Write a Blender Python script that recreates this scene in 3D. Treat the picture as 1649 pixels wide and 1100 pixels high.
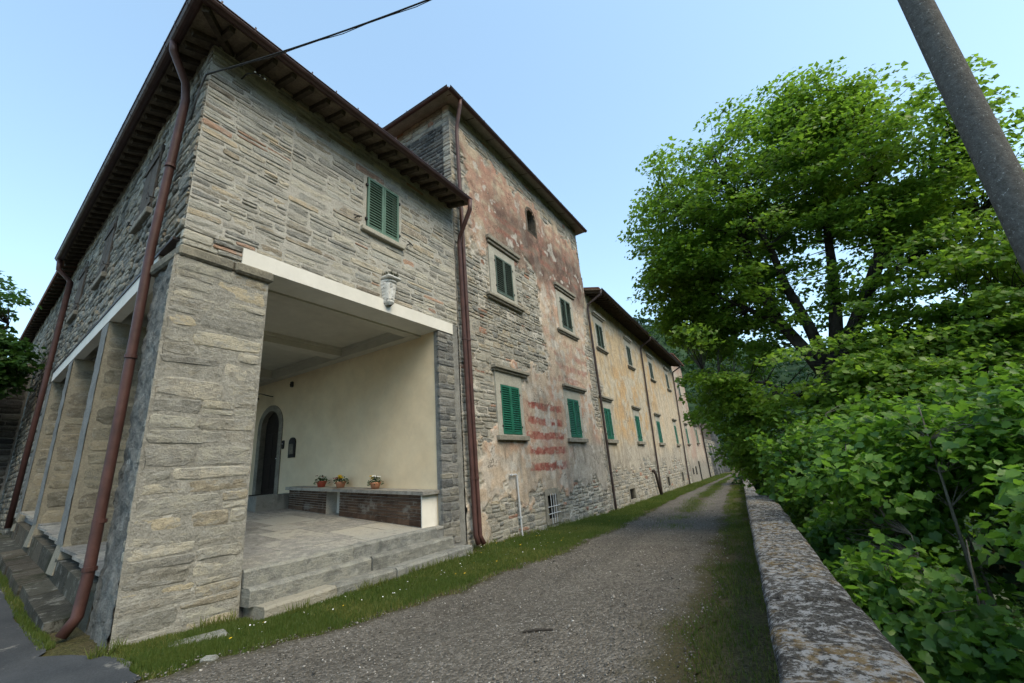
import bpy, math, random
import numpy as np
from mathutils import Vector, Matrix, Euler
R_ = math.radians
sc = bpy.context.scene
for o_ in list(bpy.data.objects): bpy.data.objects.remove(o_)
rng = random.Random(11)
nr = np.random.default_rng(5)

# ------------------------------------------------------------------ camera
cam_d = bpy.data.cameras.new('camera'); cam = bpy.data.objects.new('camera', cam_d)
sc.collection.objects.link(cam); sc.camera = cam
cam_d.sensor_fit = 'HORIZONTAL'; cam_d.sensor_width = 36; cam_d.lens = 685.0/1649*36
cam_d.clip_start = .05; cam_d.clip_end = 3000
def _pd(x, y):
    v = Vector((x-824.5, 550-y, -685)); return v.normalized()
_up = _pd(640, -1700); _D = _pd(1275, 724); _D = (_D-_up*_D.dot(_up)).normalized(); _X = _D.cross(_up)
EYE = 1.6
cam.matrix_world = Matrix.Translation((0, 0, EYE)) @ Matrix((_X, _D, _up)).to_4x4()

# ------------------------------------------------------------------ light
SUN_EL, SUN_AZ = 50, 104        # degrees; azimuth clockwise from +y
w_ = bpy.data.worlds.new('World'); sc.world = w_; w_.use_nodes = True
wn = w_.node_tree; wn.nodes.clear()
sky = wn.nodes.new('ShaderNodeTexSky'); sky.sky_type = 'NISHITA'; sky.sun_disc = False
sky.sun_elevation = R_(SUN_EL); sky.sun_rotation = R_(SUN_AZ)
sky.air_density = 1.0; sky.dust_density = 1.0; sky.ozone_density = 1.0; sky.altitude = 300
bg = wn.nodes.new('ShaderNodeBackground'); bg.inputs[1].default_value = .142
wo = wn.nodes.new('ShaderNodeOutputWorld')
gm = wn.nodes.new('ShaderNodeGamma'); gm.inputs[1].default_value = .66          # soft tone curve over the whole sky
tn = wn.nodes.new('ShaderNodeMix'); tn.data_type = 'RGBA'; tn.blend_type = 'MULTIPLY'; tn.inputs[0].default_value = 1; tn.inputs[7].default_value = (.83, .965, .97, 1)
wn.links.new(sky.outputs[0], gm.inputs[0]); wn.links.new(gm.outputs[0], tn.inputs[6]); wn.links.new(tn.outputs[2], bg.inputs[0]); wn.links.new(bg.outputs[0], wo.inputs[0])
sd = bpy.data.lights.new('sun', 'SUN'); sd.energy = .85; sd.angle = R_(40); sd.color = (1, .84, .60)
sun = bpy.data.objects.new('sun', sd); sc.collection.objects.link(sun)
sv = Vector((math.sin(R_(SUN_AZ))*math.cos(R_(SUN_EL)), math.cos(R_(SUN_AZ))*math.cos(R_(SUN_EL)), math.sin(R_(SUN_EL))))
sun.rotation_euler = sv.to_track_quat('Z', 'Y').to_euler()
sc.view_settings.view_transform = 'Standard'; sc.view_settings.look = 'None'
sc.view_settings.exposure = 2.05; sc.view_settings.gamma = 1; sc.view_settings.use_curve_mapping = False
sc.render.engine = 'CYCLES'; sc.cycles.use_denoising = True; sc.cycles.max_bounces = 5; sc.cycles.adaptive_threshold = .02
sc.cycles.diffuse_bounces = 3; sc.cycles.caustics_reflective = False; sc.cycles.caustics_refractive = False

# ------------------------------------------------------------------ helpers
WM = {}
def link(o, parent=None, m=None):
    sc.collection.objects.link(o)
    m = m if m is not None else Matrix.Identity(4)
    if parent is not None:
        o.parent = parent; o.matrix_parent_inverse = WM[parent.as_pointer()].inverted()
    o.matrix_basis = m; WM[o.as_pointer()] = m.copy()
    return o
def thing(name, label, cat, loc, group=None):
    o = bpy.data.objects.new(name, None); o.empty_display_size = .2
    link(o, None, Matrix.Translation(loc)); o['label'] = label; o['category'] = cat
    if group: o['group'] = group
    return o
def tag(o, label, cat, group=None):
    o['label'] = label; o['category'] = cat
    if group: o['group'] = group
    return o
def mesh_np(name, V, Fs, mat, attrs=None, cols=None, smooth=False):
    """V (n,3); Fs list of (m,k) index arrays"""
    V = np.asarray(V, dtype=np.float32); me = bpy.data.meshes.new(name)
    Fs = [np.asarray(f, dtype=np.int32) for f in Fs if len(f)]
    nl = sum(f.size for f in Fs); npoly = sum(len(f) for f in Fs)
    me.vertices.add(len(V)); me.vertices.foreach_set('co', V.ravel())
    me.loops.add(nl); me.polygons.add(npoly)
    me.loops.foreach_set('vertex_index', np.concatenate([f.ravel() for f in Fs]))
    st = []; a = 0
    for f in Fs:
        st.append(a+np.arange(len(f))*f.shape[1]); a += f.size
    me.polygons.foreach_set('loop_start', np.concatenate(st).astype(np.int32))
    if smooth: me.polygons.foreach_set('use_smooth', np.ones(npoly, dtype=bool))
    me.update(calc_edges=True)
    for k, v in (attrs or {}).items():
        at = me.attributes.new(k, 'FLOAT', 'POINT'); at.data.foreach_set('value', np.asarray(v, dtype=np.float32))
    if cols is not None:
        at = me.attributes.new('col', 'FLOAT_COLOR', 'POINT')
        c4 = np.ones((len(V), 4), dtype=np.float32); c4[:, :3] = cols; at.data.foreach_set('color', c4.ravel())
    if mat: me.materials.append(mat)
    return me
def obj(name, me, parent=None, m=None): return link(bpy.data.objects.new(name, me), parent, m)

class MB:
    def __init__(s): s.v = []; s.f = []
    def add(s, vs, fs):
        b = len(s.v); s.v += [tuple(v) for v in vs]; s.f += [[i+b for i in f] for f in fs]; return s
    def box(s, x0, x1, y0, y1, z0, z1, m=None, bev=0):
        x0, x1 = min(x0, x1), max(x0, x1); y0, y1 = min(y0, y1), max(y0, y1); z0, z1 = min(z0, z1), max(z0, z1)
        if bev:
            b = min(bev, (x1-x0)*.4, (y1-y0)*.4, (z1-z0)*.4); vs = []
            for zz, i in ((z0, b), (z0+b, 0), (z1-b, 0), (z1, b)):
                xa, xb, ya, yb = x0+i, x1-i, y0+i, y1-i
                c = b if i == 0 else b*.3
                vs += [(xa+c, ya, zz), (xb-c, ya, zz), (xb, ya+c, zz), (xb, yb-c, zz), (xb-c, yb, zz), (xa+c, yb, zz), (xa, yb-c, zz), (xa, ya+c, zz)]
            fs = [list(range(7, -1, -1)), list(range(24, 32))]
            for r in range(3):
                for k in range(8): fs.append([r*8+k, r*8+(k+1) % 8, r*8+8+(k+1) % 8, r*8+8+k])
        else:
            vs = [(x0, y0, z0), (x1, y0, z0), (x1, y1, z0), (x0, y1, z0), (x0, y0, z1), (x1, y0, z1), (x1, y1, z1), (x0, y1, z1)]
            fs = [[3, 2, 1, 0], [4, 5, 6, 7], [0, 1, 5, 4], [1, 2, 6, 5], [2, 3, 7, 6], [3, 0, 4, 7]]
        if m is not None: vs = [m @ Vector(v) for v in vs]
        return s.add(vs, fs)
    def hexa(s, bot, top):
        return s.add(list(bot)+list(top), [[3, 2, 1, 0], [4, 5, 6, 7], [0, 1, 5, 4], [1, 2, 6, 5], [2, 3, 7, 6], [3, 0, 4, 7]])
    def tube(s, pts, rad, n=10, caps=True):
        pts = [Vector(p) for p in pts]; rad = rad if hasattr(rad, '__len__') else [rad]*len(pts)
        b = len(s.v); u = None
        for i, p in enumerate(pts):
            d = (pts[min(i+1, len(pts)-1)]-pts[max(i-1, 0)]).normalized()
            if u is None:
                u = d.orthogonal().normalized()
            else:
                u = (u-d*u.dot(d))
                u = u.normalized() if u.length > 1e-5 else d.orthogonal().normalized()
            w = d.cross(u)
            k = 1.0
            if 0 < i < len(pts)-1:
                c = (pts[i]-pts[i-1]).normalized().dot(d); k = 1/max(c, .6)
            for j in range(n):
                a = 2*math.pi*j/n; s.v.append(tuple(p+(u*math.cos(a)+w*math.sin(a))*rad[i]*(1 if k == 1 else 1+(k-1)*.5)))
        for i in range(len(pts)-1):
            for j in range(n):
                s.f.append([b+i*n+j, b+i*n+(j+1) % n, b+(i+1)*n+(j+1) % n, b+(i+1)*n+j])
        if caps:
            s.f.append([b+j for j in range(n-1, -1, -1)]); s.f.append([b+(len(pts)-1)*n+j for j in range(n)])
        return s
    def lathe(s, prof, n=16, c=(0, 0, 0), sx=1, sy=1):
        b = len(s.v)
        for r, z in prof:
            for j in range(n):
                a = 2*math.pi*j/n; s.v.append((c[0]+r*sx*math.cos(a), c[1]+r*sy*math.sin(a), c[2]+z))
        for i in range(len(prof)-1):
            for j in range(n): s.f.append([b+i*n+j, b+i*n+(j+1) % n, b+(i+1)*n+(j+1) % n, b+(i+1)*n+j])
        s.f.append([b+j for j in range(n-1, -1, -1)]); s.f.append([b+(len(prof)-1)*n+j for j in range(n)])
        return s
    def mesh(s, name, mat, smooth=False):
        me = bpy.data.meshes.new(name); me.from_pydata(s.v, [], s.f); me.materials.append(mat)
        if smooth: me.polygons.foreach_set('use_smooth', np.ones(len(me.polygons), dtype=bool))
        me.update(); return me
    def build(s, name, mat, parent=None, m=None, smooth=False): return obj(name, s.mesh(name, mat, smooth), parent, m)

def frame(o, right, up=(0, 0, 1)):
    """wall frame: local x = right seen from outside, y = up, z = outward"""
    r = Vector(right).normalized(); u = Vector(up); n = r.cross(u)
    m = Matrix((r, u, n)).transposed().to_4x4(); m.translation = Vector(o); return m

def _h(ix, iy, s):
    n = (ix*374761393+iy*668265263+s*974634777) & 0xffffffff
    n = ((n ^ (n >> 13))*1274126177) & 0xffffffff
    return ((n ^ (n >> 16)) & 0xffff)/65535.0
def vn(x, y, s=0):
    x = np.asarray(x, float); y = np.asarray(y, float)
    ix = np.floor(x).astype(np.int64); iy = np.floor(y).astype(np.int64); fx = x-ix; fy = y-iy
    fx = fx*fx*(3-2*fx); fy = fy*fy*(3-2*fy)
    a = _h(ix, iy, s); b = _h(ix+1, iy, s); c = _h(ix, iy+1, s); d = _h(ix+1, iy+1, s)
    return (a*(1-fx)+b*fx)*(1-fy)+(c*(1-fx)+d*fx)*fy
def fbm(x, y, s=0, o=4):
    t = 0; a = .5; n = 0
    for k in range(o):
        t = t+a*vn(x*2**k, y*2**k, s+k*17); n += a; a *= .55
    return t/n
def sst(a, b, x): 
    t = np.clip((x-a)/(b-a), 0, 1); return t*t*(3-2*t)

# ------------------------------------------------------------------ materials
def mat(name):
    m = bpy.data.materials.new(name); m.use_nodes = True; nt = m.node_tree
    return m, nt, nt.nodes['Principled BSDF']
def nd(nt, t, ins=None, **kw):
    n = nt.nodes.new('ShaderNode'+t)
    for k, v in kw.items(): setattr(n, k, v)
    for k, v in (ins or {}).items():
        if isinstance(v, bpy.types.NodeSocket): nt.links.new(v, n.inputs[k])
        else: n.inputs[k].default_value = v
    return n
def c4(c): return (*c, 1)
def math_(nt, op, a, b=0, clamp=False):
    n = nt.nodes.new('ShaderNodeMath'); n.operation = op; n.use_clamp = clamp
    for i, v in enumerate((a, b)):
        if isinstance(v, bpy.types.NodeSocket): nt.links.new(v, n.inputs[i])
        else: n.inputs[i].default_value = v
    return n.outputs[0]
def mixc(nt, f, a, b, bt='MIX'):
    n = nt.nodes.new('ShaderNodeMix'); n.data_type = 'RGBA'; n.blend_type = bt
    for k, v in ((0, f), (6, a), (7, b)):
        if isinstance(v, bpy.types.NodeSocket): nt.links.new(v, n.inputs[k])
        elif k == 0: n.inputs[0].default_value = v
        else: n.inputs[k].default_value = c4(v) if len(v) == 3 else v
    return n.outputs[2]
def ramp(nt, f, stops, interp='LINEAR'):
    n = nt.nodes.new('ShaderNodeValToRGB'); n.color_ramp.interpolation = interp; e = n.color_ramp.elements
    while len(e) < len(stops): e.new(.5)
    for x, (p, c) in zip(e, stops): x.position = p; x.color = c4(c) if len(c) == 3 else c
    nt.links.new(f, n.inputs[0]); return n.outputs[0]
def pos(nt, scale=(1, 1, 1)):
    g = nd(nt, 'NewGeometry'); mp = nd(nt, 'Mapping', {'Vector': g.outputs['Position'], 'Scale': scale}); return mp.outputs[0]
def noise(nt, vec, scale, detail=5, rough=.6):
    return nd(nt, 'TexNoise', {'Vector': vec, 'Scale': scale, 'Detail': detail, 'Roughness': rough}).outputs[0]
def step_(nt, v, a, b):
    n = nt.nodes.new('ShaderNodeMapRange'); n.clamp = True
    nt.links.new(v, n.inputs[0]); n.inputs[1].default_value = a; n.inputs[2].default_value = b; return n.outputs[0]
def bump(nt, b, h, st, dist=.02):
    n = nd(nt, 'Bump', {'Height': h, 'Strength': st, 'Distance': dist}); nt.links.new(n.outputs[0], b.inputs['Normal'])
def setc(nt, b, c, rough=.9, spec=.2):
    if isinstance(c, bpy.types.NodeSocket): nt.links.new(c, b.inputs['Base Color'])
    else: b.inputs['Base Color'].default_value = c4(c)
    b.inputs['Roughness'].default_value = rough; b.inputs['Specular IOR Level'].default_value = spec

def stone_mat(name, pal, mortar=(.46, .44, .385), smear=.0, strat=24, dark=(.06, .065, .06), darkamt=0., gain=.86):
    m, nt, b = mat(name); p = pos(nt)
    oi = nd(nt, 'ObjectInfo').outputs['Random']; at = nd(nt, 'Attribute', attribute_name='rnd').outputs['Fac']
    r = math_(nt, 'FRACT', math_(nt, 'ADD', oi, math_(nt, 'MULTIPLY', at, 7.31)))
    n_ = len(pal); c = ramp(nt, r, [((i+.02)/n_, tuple(x*gain for x in q)) for i, q in enumerate(pal)], 'CONSTANT')
    r2 = math_(nt, 'FRACT', math_(nt, 'MULTIPLY', r, 53.7))
    st = noise(nt, pos(nt, (2.4, 2.4, strat*.7)), 1.6, 7, .7); n1 = noise(nt, p, 6.5, 9, .72); nf = noise(nt, p, 48, 6, .75)
    v = math_(nt, 'ADD', math_(nt, 'MULTIPLY', r2, .30), math_(nt, 'ADD', math_(nt, 'MULTIPLY', st, .40), math_(nt, 'ADD', math_(nt, 'MULTIPLY', n1, .75), math_(nt, 'MULTIPLY', nf, .45))))
    c = mixc(nt, 1.0, c, ramp(nt, v, [(.58, (.34, .34, .33)), (.92, (.95, .95, .95)), (1., (1.28, 1.26, 1.2))]), 'MULTIPLY')
    li = step_(nt, noise(nt, p, 3.3, 9, .74), .55, .62)
    c = mixc(nt, math_(nt, 'MULTIPLY', li, .38), c, (.40, .40, .36))
    fl = step_(nt, noise(nt, pos(nt, (1, 1, 2.2)), 17, 6, .74), .58, .66)
    c = mixc(nt, math_(nt, 'MULTIPLY', fl, .55), c, (.085, .08, .068))
    if smear:
        sm = step_(nt, noise(nt, pos(nt, (1, 1, 1.7)), 4.6, 9, .75), .62-smear*.2, .68-smear*.2)
        c = mixc(nt, math_(nt, 'MULTIPLY', sm, .75), c, mixc(nt, nf, tuple(x*.7 for x in mortar), mortar))
    if darkamt:
        dk = step_(nt, noise(nt, pos(nt, (1, 1, .7)), 1.1, 6, .65), .62-darkamt*.3, .75-darkamt*.3)
        c = mixc(nt, math_(nt, 'MULTIPLY', dk, .8), c, dark)
    setc(nt, b, c, .92, .15)
    bump(nt, b, math_(nt, 'ADD', math_(nt, 'MULTIPLY', st, .6), math_(nt, 'ADD', n1, math_(nt, 'MULTIPLY', nf, .6))), 1., .045)
    return m
def rough_mat(name, c1, c2, s1=2.5, s2=30, bs=.5, bd=.02, c3=None, rough=.93, t3=(.58, .66), spec=.15):
    m, nt, b = mat(name); p = pos(nt); n1 = noise(nt, p, s1, 8, .65); n2 = noise(nt, p, s2, 5, .7)
    c = mixc(nt, step_(nt, n1, .33, .68), c1, c2)
    lo = .6 if s2 > 5 else .88
    c = mixc(nt, 1., c, ramp(nt, n2, [(.25, (lo, lo, lo)), (.75, (1.8-lo, 1.8-lo, 1.8-lo) if lo < .8 else (1.06, 1.06, 1.06))]), 'MULTIPLY')
    if c3: c = mixc(nt, step_(nt, noise(nt, pos(nt, (1.3, 1.1, 1)), s1*1.7, 8, .7), *t3), c, c3)
    setc(nt, b, c, rough, spec)
    bump(nt, b, math_(nt, 'ADD', n1, math_(nt, 'MULTIPLY', n2, .5)), bs, bd); return m
def col_mat(name, bs=.6, bd=.02, s2=22):
    m, nt, b = mat(name); p = pos(nt); a = nd(nt, 'Attribute', attribute_name='col').outputs['Color']
    n1 = noise(nt, p, 4, 9, .72); n2 = noise(nt, p, s2, 8, .76)
    c = mixc(nt, 1., a, ramp(nt, n1, [(.28, (.68, .67, .66)), (.72, (1.2, 1.19, 1.17))]), 'MULTIPLY')
    c = mixc(nt, 1., c, ramp(nt, n2, [(.25, (.58, .58, .58)), (.72, (1.2, 1.2, 1.2))]), 'MULTIPLY')
    wv = nd(nt, 'Mapping', {'Vector': nd(nt, 'NewGeometry').outputs['Position'], 'Scale': (1, 1, .7)}).outputs[0]
    wr = nd(nt, 'VectorMath', {0: wv}, operation='ADD'); nt.links.new(nd(nt, 'TexNoise', {'Vector': p, 'Scale': 3., 'Detail': 6}).outputs['Color'], wr.inputs[1])
    cr = nd(nt, 'TexVoronoi', {'Vector': wr.outputs[0], 'Scale': 1.1}, feature='DISTANCE_TO_EDGE').outputs['Distance']
    ck = math_(nt, 'MULTIPLY', math_(nt, 'LESS_THAN', cr, .010), step_(nt, noise(nt, p, .9, 3), .48, .58))
    c = mixc(nt, math_(nt, 'MULTIPLY', ck, .7), c, (.10, .085, .07))
    chip = step_(nt, noise(nt, p, 9, 9, .78), .635, .66)
    c = mixc(nt, math_(nt, 'MULTIPLY', chip, .6), c, (.52, .49, .43))
    setc(nt, b, c, .93, .12); bump(nt, b, math_(nt, 'SUBTRACT', math_(nt, 'ADD', n1, n2), math_(nt, 'ADD', math_(nt, 'MULTIPLY', chip, .5), ck)), bs, bd); return m
def leaf_mat(name, dark, lite, trans):
    m, nt, b = mat(name); a = nd(nt, 'Attribute', attribute_name='rnd').outputs['Fac']
    oi = nd(nt, 'ObjectInfo').outputs['Random']
    r = math_(nt, 'FRACT', math_(nt, 'ADD', a, oi))
    c = mixc(nt, r, dark, lite); setc(nt, b, c, .42, .35)
    tr = nd(nt, 'BsdfTranslucent', {'Color': mixc(nt, r, trans, tuple(x*1.5 for x in trans))})
    mx = nd(nt, 'MixShader', {0: .48}); nt.links.new(b.outputs[0], mx.inputs[1]); nt.links.new(tr.outputs[0], mx.inputs[2])
    nt.links.new(mx.outputs[0], nt.nodes['Material Output'].inputs[0]); return m
def plain(name, c, rough=.6, spec=.3, var=.25, s=6, metal=0, bs=.15):
    m, nt, b = mat(name); p = pos(nt); n1 = noise(nt, p, s, 7, .65)
    cc = mixc(nt, step_(nt, n1, .3, .7), tuple(x*(1-var) for x in c), tuple(min(1, x*(1+var)) for x in c))
    setc(nt, b, cc, rough, spec); b.inputs['Metallic'].default_value = metal
    bump(nt, b, noise(nt, p, s*5, 4), bs, .01); return m

PAL = [(.36, .335, .27), (.40, .36, .275), (.32, .315, .275), (.38, .36, .295), (.29, .285, .25), (.42, .345, .23),
       (.335, .33, .285), (.43, .405, .335), (.365, .31, .23), (.31, .295, .245), (.395, .375, .31), (.34, .34, .305)]
PAL = [tuple(.72*x+.28*(sum(c)/3) for x in c) for c in PAL]
PALR = PAL*2+[(.36, .20, .14)]
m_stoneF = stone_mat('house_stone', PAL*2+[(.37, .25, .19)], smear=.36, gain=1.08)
m_pier = stone_mat('pier_stone', [(.34, .32, .265), (.37, .345, .28), (.31, .30, .26), (.36, .34, .285), (.29, .28, .245), (.38, .335, .25), (.33, .32, .275), (.395, .37, .31)], smear=.55, strat=14, mortar=(.42, .41, .365), gain=1.02)
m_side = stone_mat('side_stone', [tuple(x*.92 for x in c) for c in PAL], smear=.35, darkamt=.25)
m_dark = stone_mat('dark_stone', [(.085, .09, .09), (.12, .12, .115), (.07, .075, .08), (.15, .15, .14), (.10, .10, .10)], smear=.12, mortar=(.25, .26, .25))
m_tower = stone_mat('tower_stone', PALR, smear=.55, mortar=(.46, .43, .37))
m_pilas = stone_mat('pilaster_stone', [(.20, .205, .20), (.24, .235, .22), (.17, .175, .175), (.27, .26, .23), (.22, .22, .215)], smear=.2, mortar=(.33, .33, .31))
m_pillar = stone_mat('pillar_stone', [(.29, .265, .205), (.32, .29, .225), (.265, .25, .20), (.30, .28, .22)], smear=.2, strat=10)
m_slab = stone_mat('flagstone', [(.335, .33, .305), (.35, .34, .31), (.325, .32, .30), (.345, .33, .30)], strat=3, gain=.95)
m_stepD = stone_mat('mossy_step_stone', [(.085, .085, .072), (.11, .10, .082), (.075, .078, .07)], strat=10, darkamt=.35, dark=(.03, .035, .018))
m_step = stone_mat('step_stone', [(.31, .31, .28), (.35, .33, .28), (.27, .275, .26)], strat=18, darkamt=.22)
m_mortar = rough_mat('lime_mortar', (.38, .365, .32), (.52, .50, .445), 3, 40, .9, .03)
m_mortarP = rough_mat('pier_mortar', (.25, .24, .205), (.40, .385, .335), 5, 30, 1., .05)
m_mortarD = rough_mat('dark_mortar', (.17, .175, .17), (.30, .30, .28), 3, 40, .8, .03)
m_grey = rough_mat('weathered_render', (.10, .105, .105), (.27, .275, .265), 2.6, 24, 1.0, .06, c3=(.055, .058, .055), t3=(.60, .68))
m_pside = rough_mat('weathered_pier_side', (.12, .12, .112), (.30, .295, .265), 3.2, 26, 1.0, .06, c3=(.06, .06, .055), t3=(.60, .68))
m_nich = rough_mat('niche_stone', (.07, .062, .052), (.16, .14, .115), 5, 30, .8, .03)
m_conc = rough_mat('pale_concrete', (.19, .19, .175), (.29, .285, .265), 3, 35, .5, .01)
m_pilm = rough_mat('pillar_mortar', (.24, .22, .17), (.32, .295, .23), 3, 30, .5, .01)
m_cap = rough_mat('lichen_capstone', (.13, .125, .105), (.30, .275, .21), 4, 26, .9, .03)
m_white = rough_mat('white_plaster_beam', (.70, .68, .61), (.76, .74, .68), 1.2, 2, .05, .004)
m_ceil = rough_mat('ceiling_plaster', (.50, .475, .40), (.57, .545, .465), 1.2, 3, .06, .005)
m_cream = rough_mat('cream_plaster', (.75, .60, .40), (.82, .70, .50), .6, 2.2, .06, .006, c3=(.62, .50, .34), t3=(.60, .80))
m_trimp = rough_mat('window_surround_plaster', (.36, .35, .30), (.47, .455, .39), 3, 28, .3, .01)
m_sill = rough_mat('sandstone_trim', (.20, .185, .15), (.34, .315, .26), 6, 40, .6, .015)
m_sillL = rough_mat('pale_sandstone_trim', (.37, .35, .29), (.46, .44, .37), 6, 40, .4, .012)
m_copper = plain('brown_painted_gutter', (.060, .030, .026), .45, .4, .3, 5)
m_pipe = plain('brown_downpipe', (.075, .034, .028), .5, .35, .35, 4)
m_pipeD = plain('dark_downpipe', (.05, .035, .032), .5, .35, .3, 4)
m_iron = plain('wrought_iron', (.02, .02, .02), .6, .4, .3, 10)
m_wood = rough_mat('old_rafter_wood', (.045, .036, .028), (.11, .088, .065), 8, 40, .6, .01)
m_soff = rough_mat('soffit_tiles', (.12, .095, .07), (.24, .195, .145), 5, 30, .5, .01)
m_soffT = rough_mat('soffit_plaster', (.22, .22, .19), (.32, .315, .27), 3, 30, .4, .01)
m_roof = rough_mat('terracotta_tiles', (.12, .06, .042), (.21, .11, .075), 3, 20, .8, .03, c3=(.16, .15, .12))
m_shP = plain('faded_teal_paint', (.10, .18, .135), .6, .35, .22, 7)
m_shG = plain('bright_green_paint', (.006, .115, .062), .5, .4, .3, 5)
m_shD = plain('dull_green_paint', (.068, .098, .076), .65, .3, .35, 7)
m_plank = rough_mat('grey_planks', (.075, .065, .055), (.15, .13, .11), 7, 40, .5, .01)
m_void = plain('dark_interior', (.02, .02, .018), .9, .1)
m_door = plain('dark_door_wood', (.016, .012, .010), .5, .3, .4, 8)
m_brick = stone_mat('bench_brick', [(.095, .062, .045), (.115, .076, .055), (.085, .055, .04), (.13, .09, .066)], strat=5)
m_terra = plain('terracotta_pot', (.40, .19, .11), .75, .2, .2, 12)
m_terraR = plain('red_pot', (.34, .07, .04), .6, .3, .2, 12)
m_soil = plain('pot_soil', (.04, .03, .02), .95, .1)
m_green = plain('pot_leaves', (.035, .075, .022), .5, .3, .45, 30)
m_yel = plain('yellow_petals', (.75, .50, .02), .6, .2, .15, 20)
m_red = plain('dark_red_petals', (.22, .012, .015), .6, .2, .2, 20)
m_wht = plain('white_petals', (.8, .8, .78), .6, .2, .05, 20)
m_carve = rough_mat('weathered_white_stone', (.60, .60, .57), (.78, .78, .75), 9, 50, .5, .01, c3=(.10, .10, .095), t3=(.58, .64))
m_moss = plain('dark_moss', (.035, .04, .025), .95, .1, .5, 18)
m_galv = plain('galvanised_pipe', (.55, .56, .57), .5, .4, .15, 8)
m_wallY = col_mat('ochre_plaster'); m_wallT = col_mat('pink_plaster', .8, .025)
m_bark = rough_mat('bark', (.022, .019, .016), (.065, .058, .05), 5, 30, 1., .03)
m_stem = rough_mat('shrub_stems', (.085, .075, .058), (.20, .18, .15), 8, 30, .5, .01)
m_leafT = leaf_mat('tree_leaves', (.060, .130, .020), (.225, .345, .052), (.21, .37, .034))
m_leafS = leaf_mat('shrub_leaves', (.026, .085, .018), (.165, .29, .044), (.15, .30, .028))
m_leafL = leaf_mat('side_tree_leaves', (.022, .068, .020), (.075, .16, .042), (.06, .14, .022))
m_grass = leaf_mat('grass_blades', (.070, .125, .024), (.215, .215, .065), (.10, .15, .02))
m_hill = leaf_mat('forest_canopy', (.022, .062, .03), (.055, .105, .045), (.02, .05, .012))
m_pole = rough_mat('aggregate_concrete', (.105, .10, .092), (.165, .16, .15), 3, 45, .9, .012, c3=(.32, .32, .31), t3=(.63, .68))
m_pole = rough_mat('speckled_aggregate_concrete', (.085, .08, .072), (.15, .145, .135), 20, 70, .9, .012, c3=(.34, .34, .33), t3=(.60, .66))

# ------------------------------------------------------------------ terrain
LU = Vector((.99595, -.0899, 0)); LO = Vector((-6.7, 2.15, 0))     # side wall of the portico: corner and direction to the right
LN = LU.cross(Vector((0, 0, 1)))                                   # outward normal of that side
def side_y(x): return 2.15-(x+6.7)*.0903
def par_in(y): return -.03-.0953*y                                 # road side edge of the parapet
def zg(x, y):
    x = np.asarray(x, float); y = np.asarray(y, float)
    z = np.interp(y, [-60, 0, 7, 17.6, 40, 62, 90, 140, 400], [.6, 0, 0, -.32, -.6, -.85, -1.2, -2, -6])
    z = z+np.clip(-7-x, 0, 40)*.072*(1-sst(7.5, 9, y))
    d = x-(par_in(np.clip(y, -30, 60))+.30)
    z = z-2.7*sst(0, .25, d)*(1-sst(120, 200, y))-np.clip(d-1, 0, 14)*.12
    z = z+.10*np.exp(-((x+7.0)/1.5)**2-((y-2.0)/1.3)**2)
    return z+np.clip(x-25, 0, 60)*.22
YL = [-8, 1.2, 2.0, 2.4, 4.4, 7.6, 12, 17, 25, 35, 54, 80]; XL = [-5.6, -5.5, -5.6, -5.5, -4.75, -4.4, -4.62, -5.2, -5.75, -6.1, -6.7, -7.9]
YR = [-8, 3.7, 6, 11.3, 19, 40, 80]; XR = [-.75, -1.05, -1.18, -1.6, -2.35, -4.45, -7.0]
def road_l(y): return np.interp(y, YL, XL)+(fbm(y*1.3, y*0+3, 3)-.5)*.38+(vn(y*7, y*0, 5)-.5)*.14
def road_r(y): return np.interp(y, YR, XR)+(fbm(y*1.1, y*0+9, 8)-.5)*.40+(vn(y*7, y*0+2, 6)-.5)*.12
def grid_faces(nx, ny):
    i = np.arange(nx-1)[None, :]+np.arange(ny-1)[:, None]*nx; i = i.ravel()
    return np.stack([i, i+1, i+1+nx, i+nx], 1)
def sheet(name, X, Y, Z, m, cols=None, attrs=None, smooth=True):
    ny, nx = X.shape
    return mesh_np(name, np.stack([X.ravel(), Y.ravel(), Z.ravel()], 1), [grid_faces(nx, ny)], m, attrs, cols, smooth)

m_soilg, nt, b = mat('grassy_soil'); p = pos(nt); n1 = noise(nt, p, 1.4, 8, .7); n2 = noise(nt, p, 26, 6, .7)
c = mixc(nt, step_(nt, n1, .35, .65), (.075, .078, .03), (.125, .10, .055)); c = mixc(nt, step_(nt, n2, .42, .66), c, (.03, .028, .014)); c = mixc(nt, step_(nt, noise(nt, p, 60, 3), .62, .7), c, (.20, .18, .14))
setc(nt, b, c, .95, .1); bump(nt, b, n2, .9, .03)
xs = np.concatenate([[-900, -300, -120, -60, -40, -30, -24], np.arange(-20, -9, .6), np.arange(-9, 2.2, .13), [2.5, 3, 4, 6, 9, 13, 18, 24, 32, 45, 70, 120, 300, 900]])
ys = np.concatenate([[-900, -200, -60, -30, -16, -9, -6], np.arange(-4, 20, .16), np.arange(20, 64, .6), [66, 70, 76, 84, 95, 110, 130, 160, 200, 260, 340, 450, 900]])
GX, GY = np.meshgrid(xs, ys); GZ = zg(GX, GY)+(fbm(GX*1.7, GY*1.7, 2)-.5)*.05*(np.abs(GX+3) < 9)
GZ = GZ-.05*((GX > road_l(GY)) & (GX < road_r(GY)) & (GY < 80))-.02
g = obj('ground', sheet('ground', GX, GY, GZ, m_soilg)); g['kind'] = 'structure'

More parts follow.
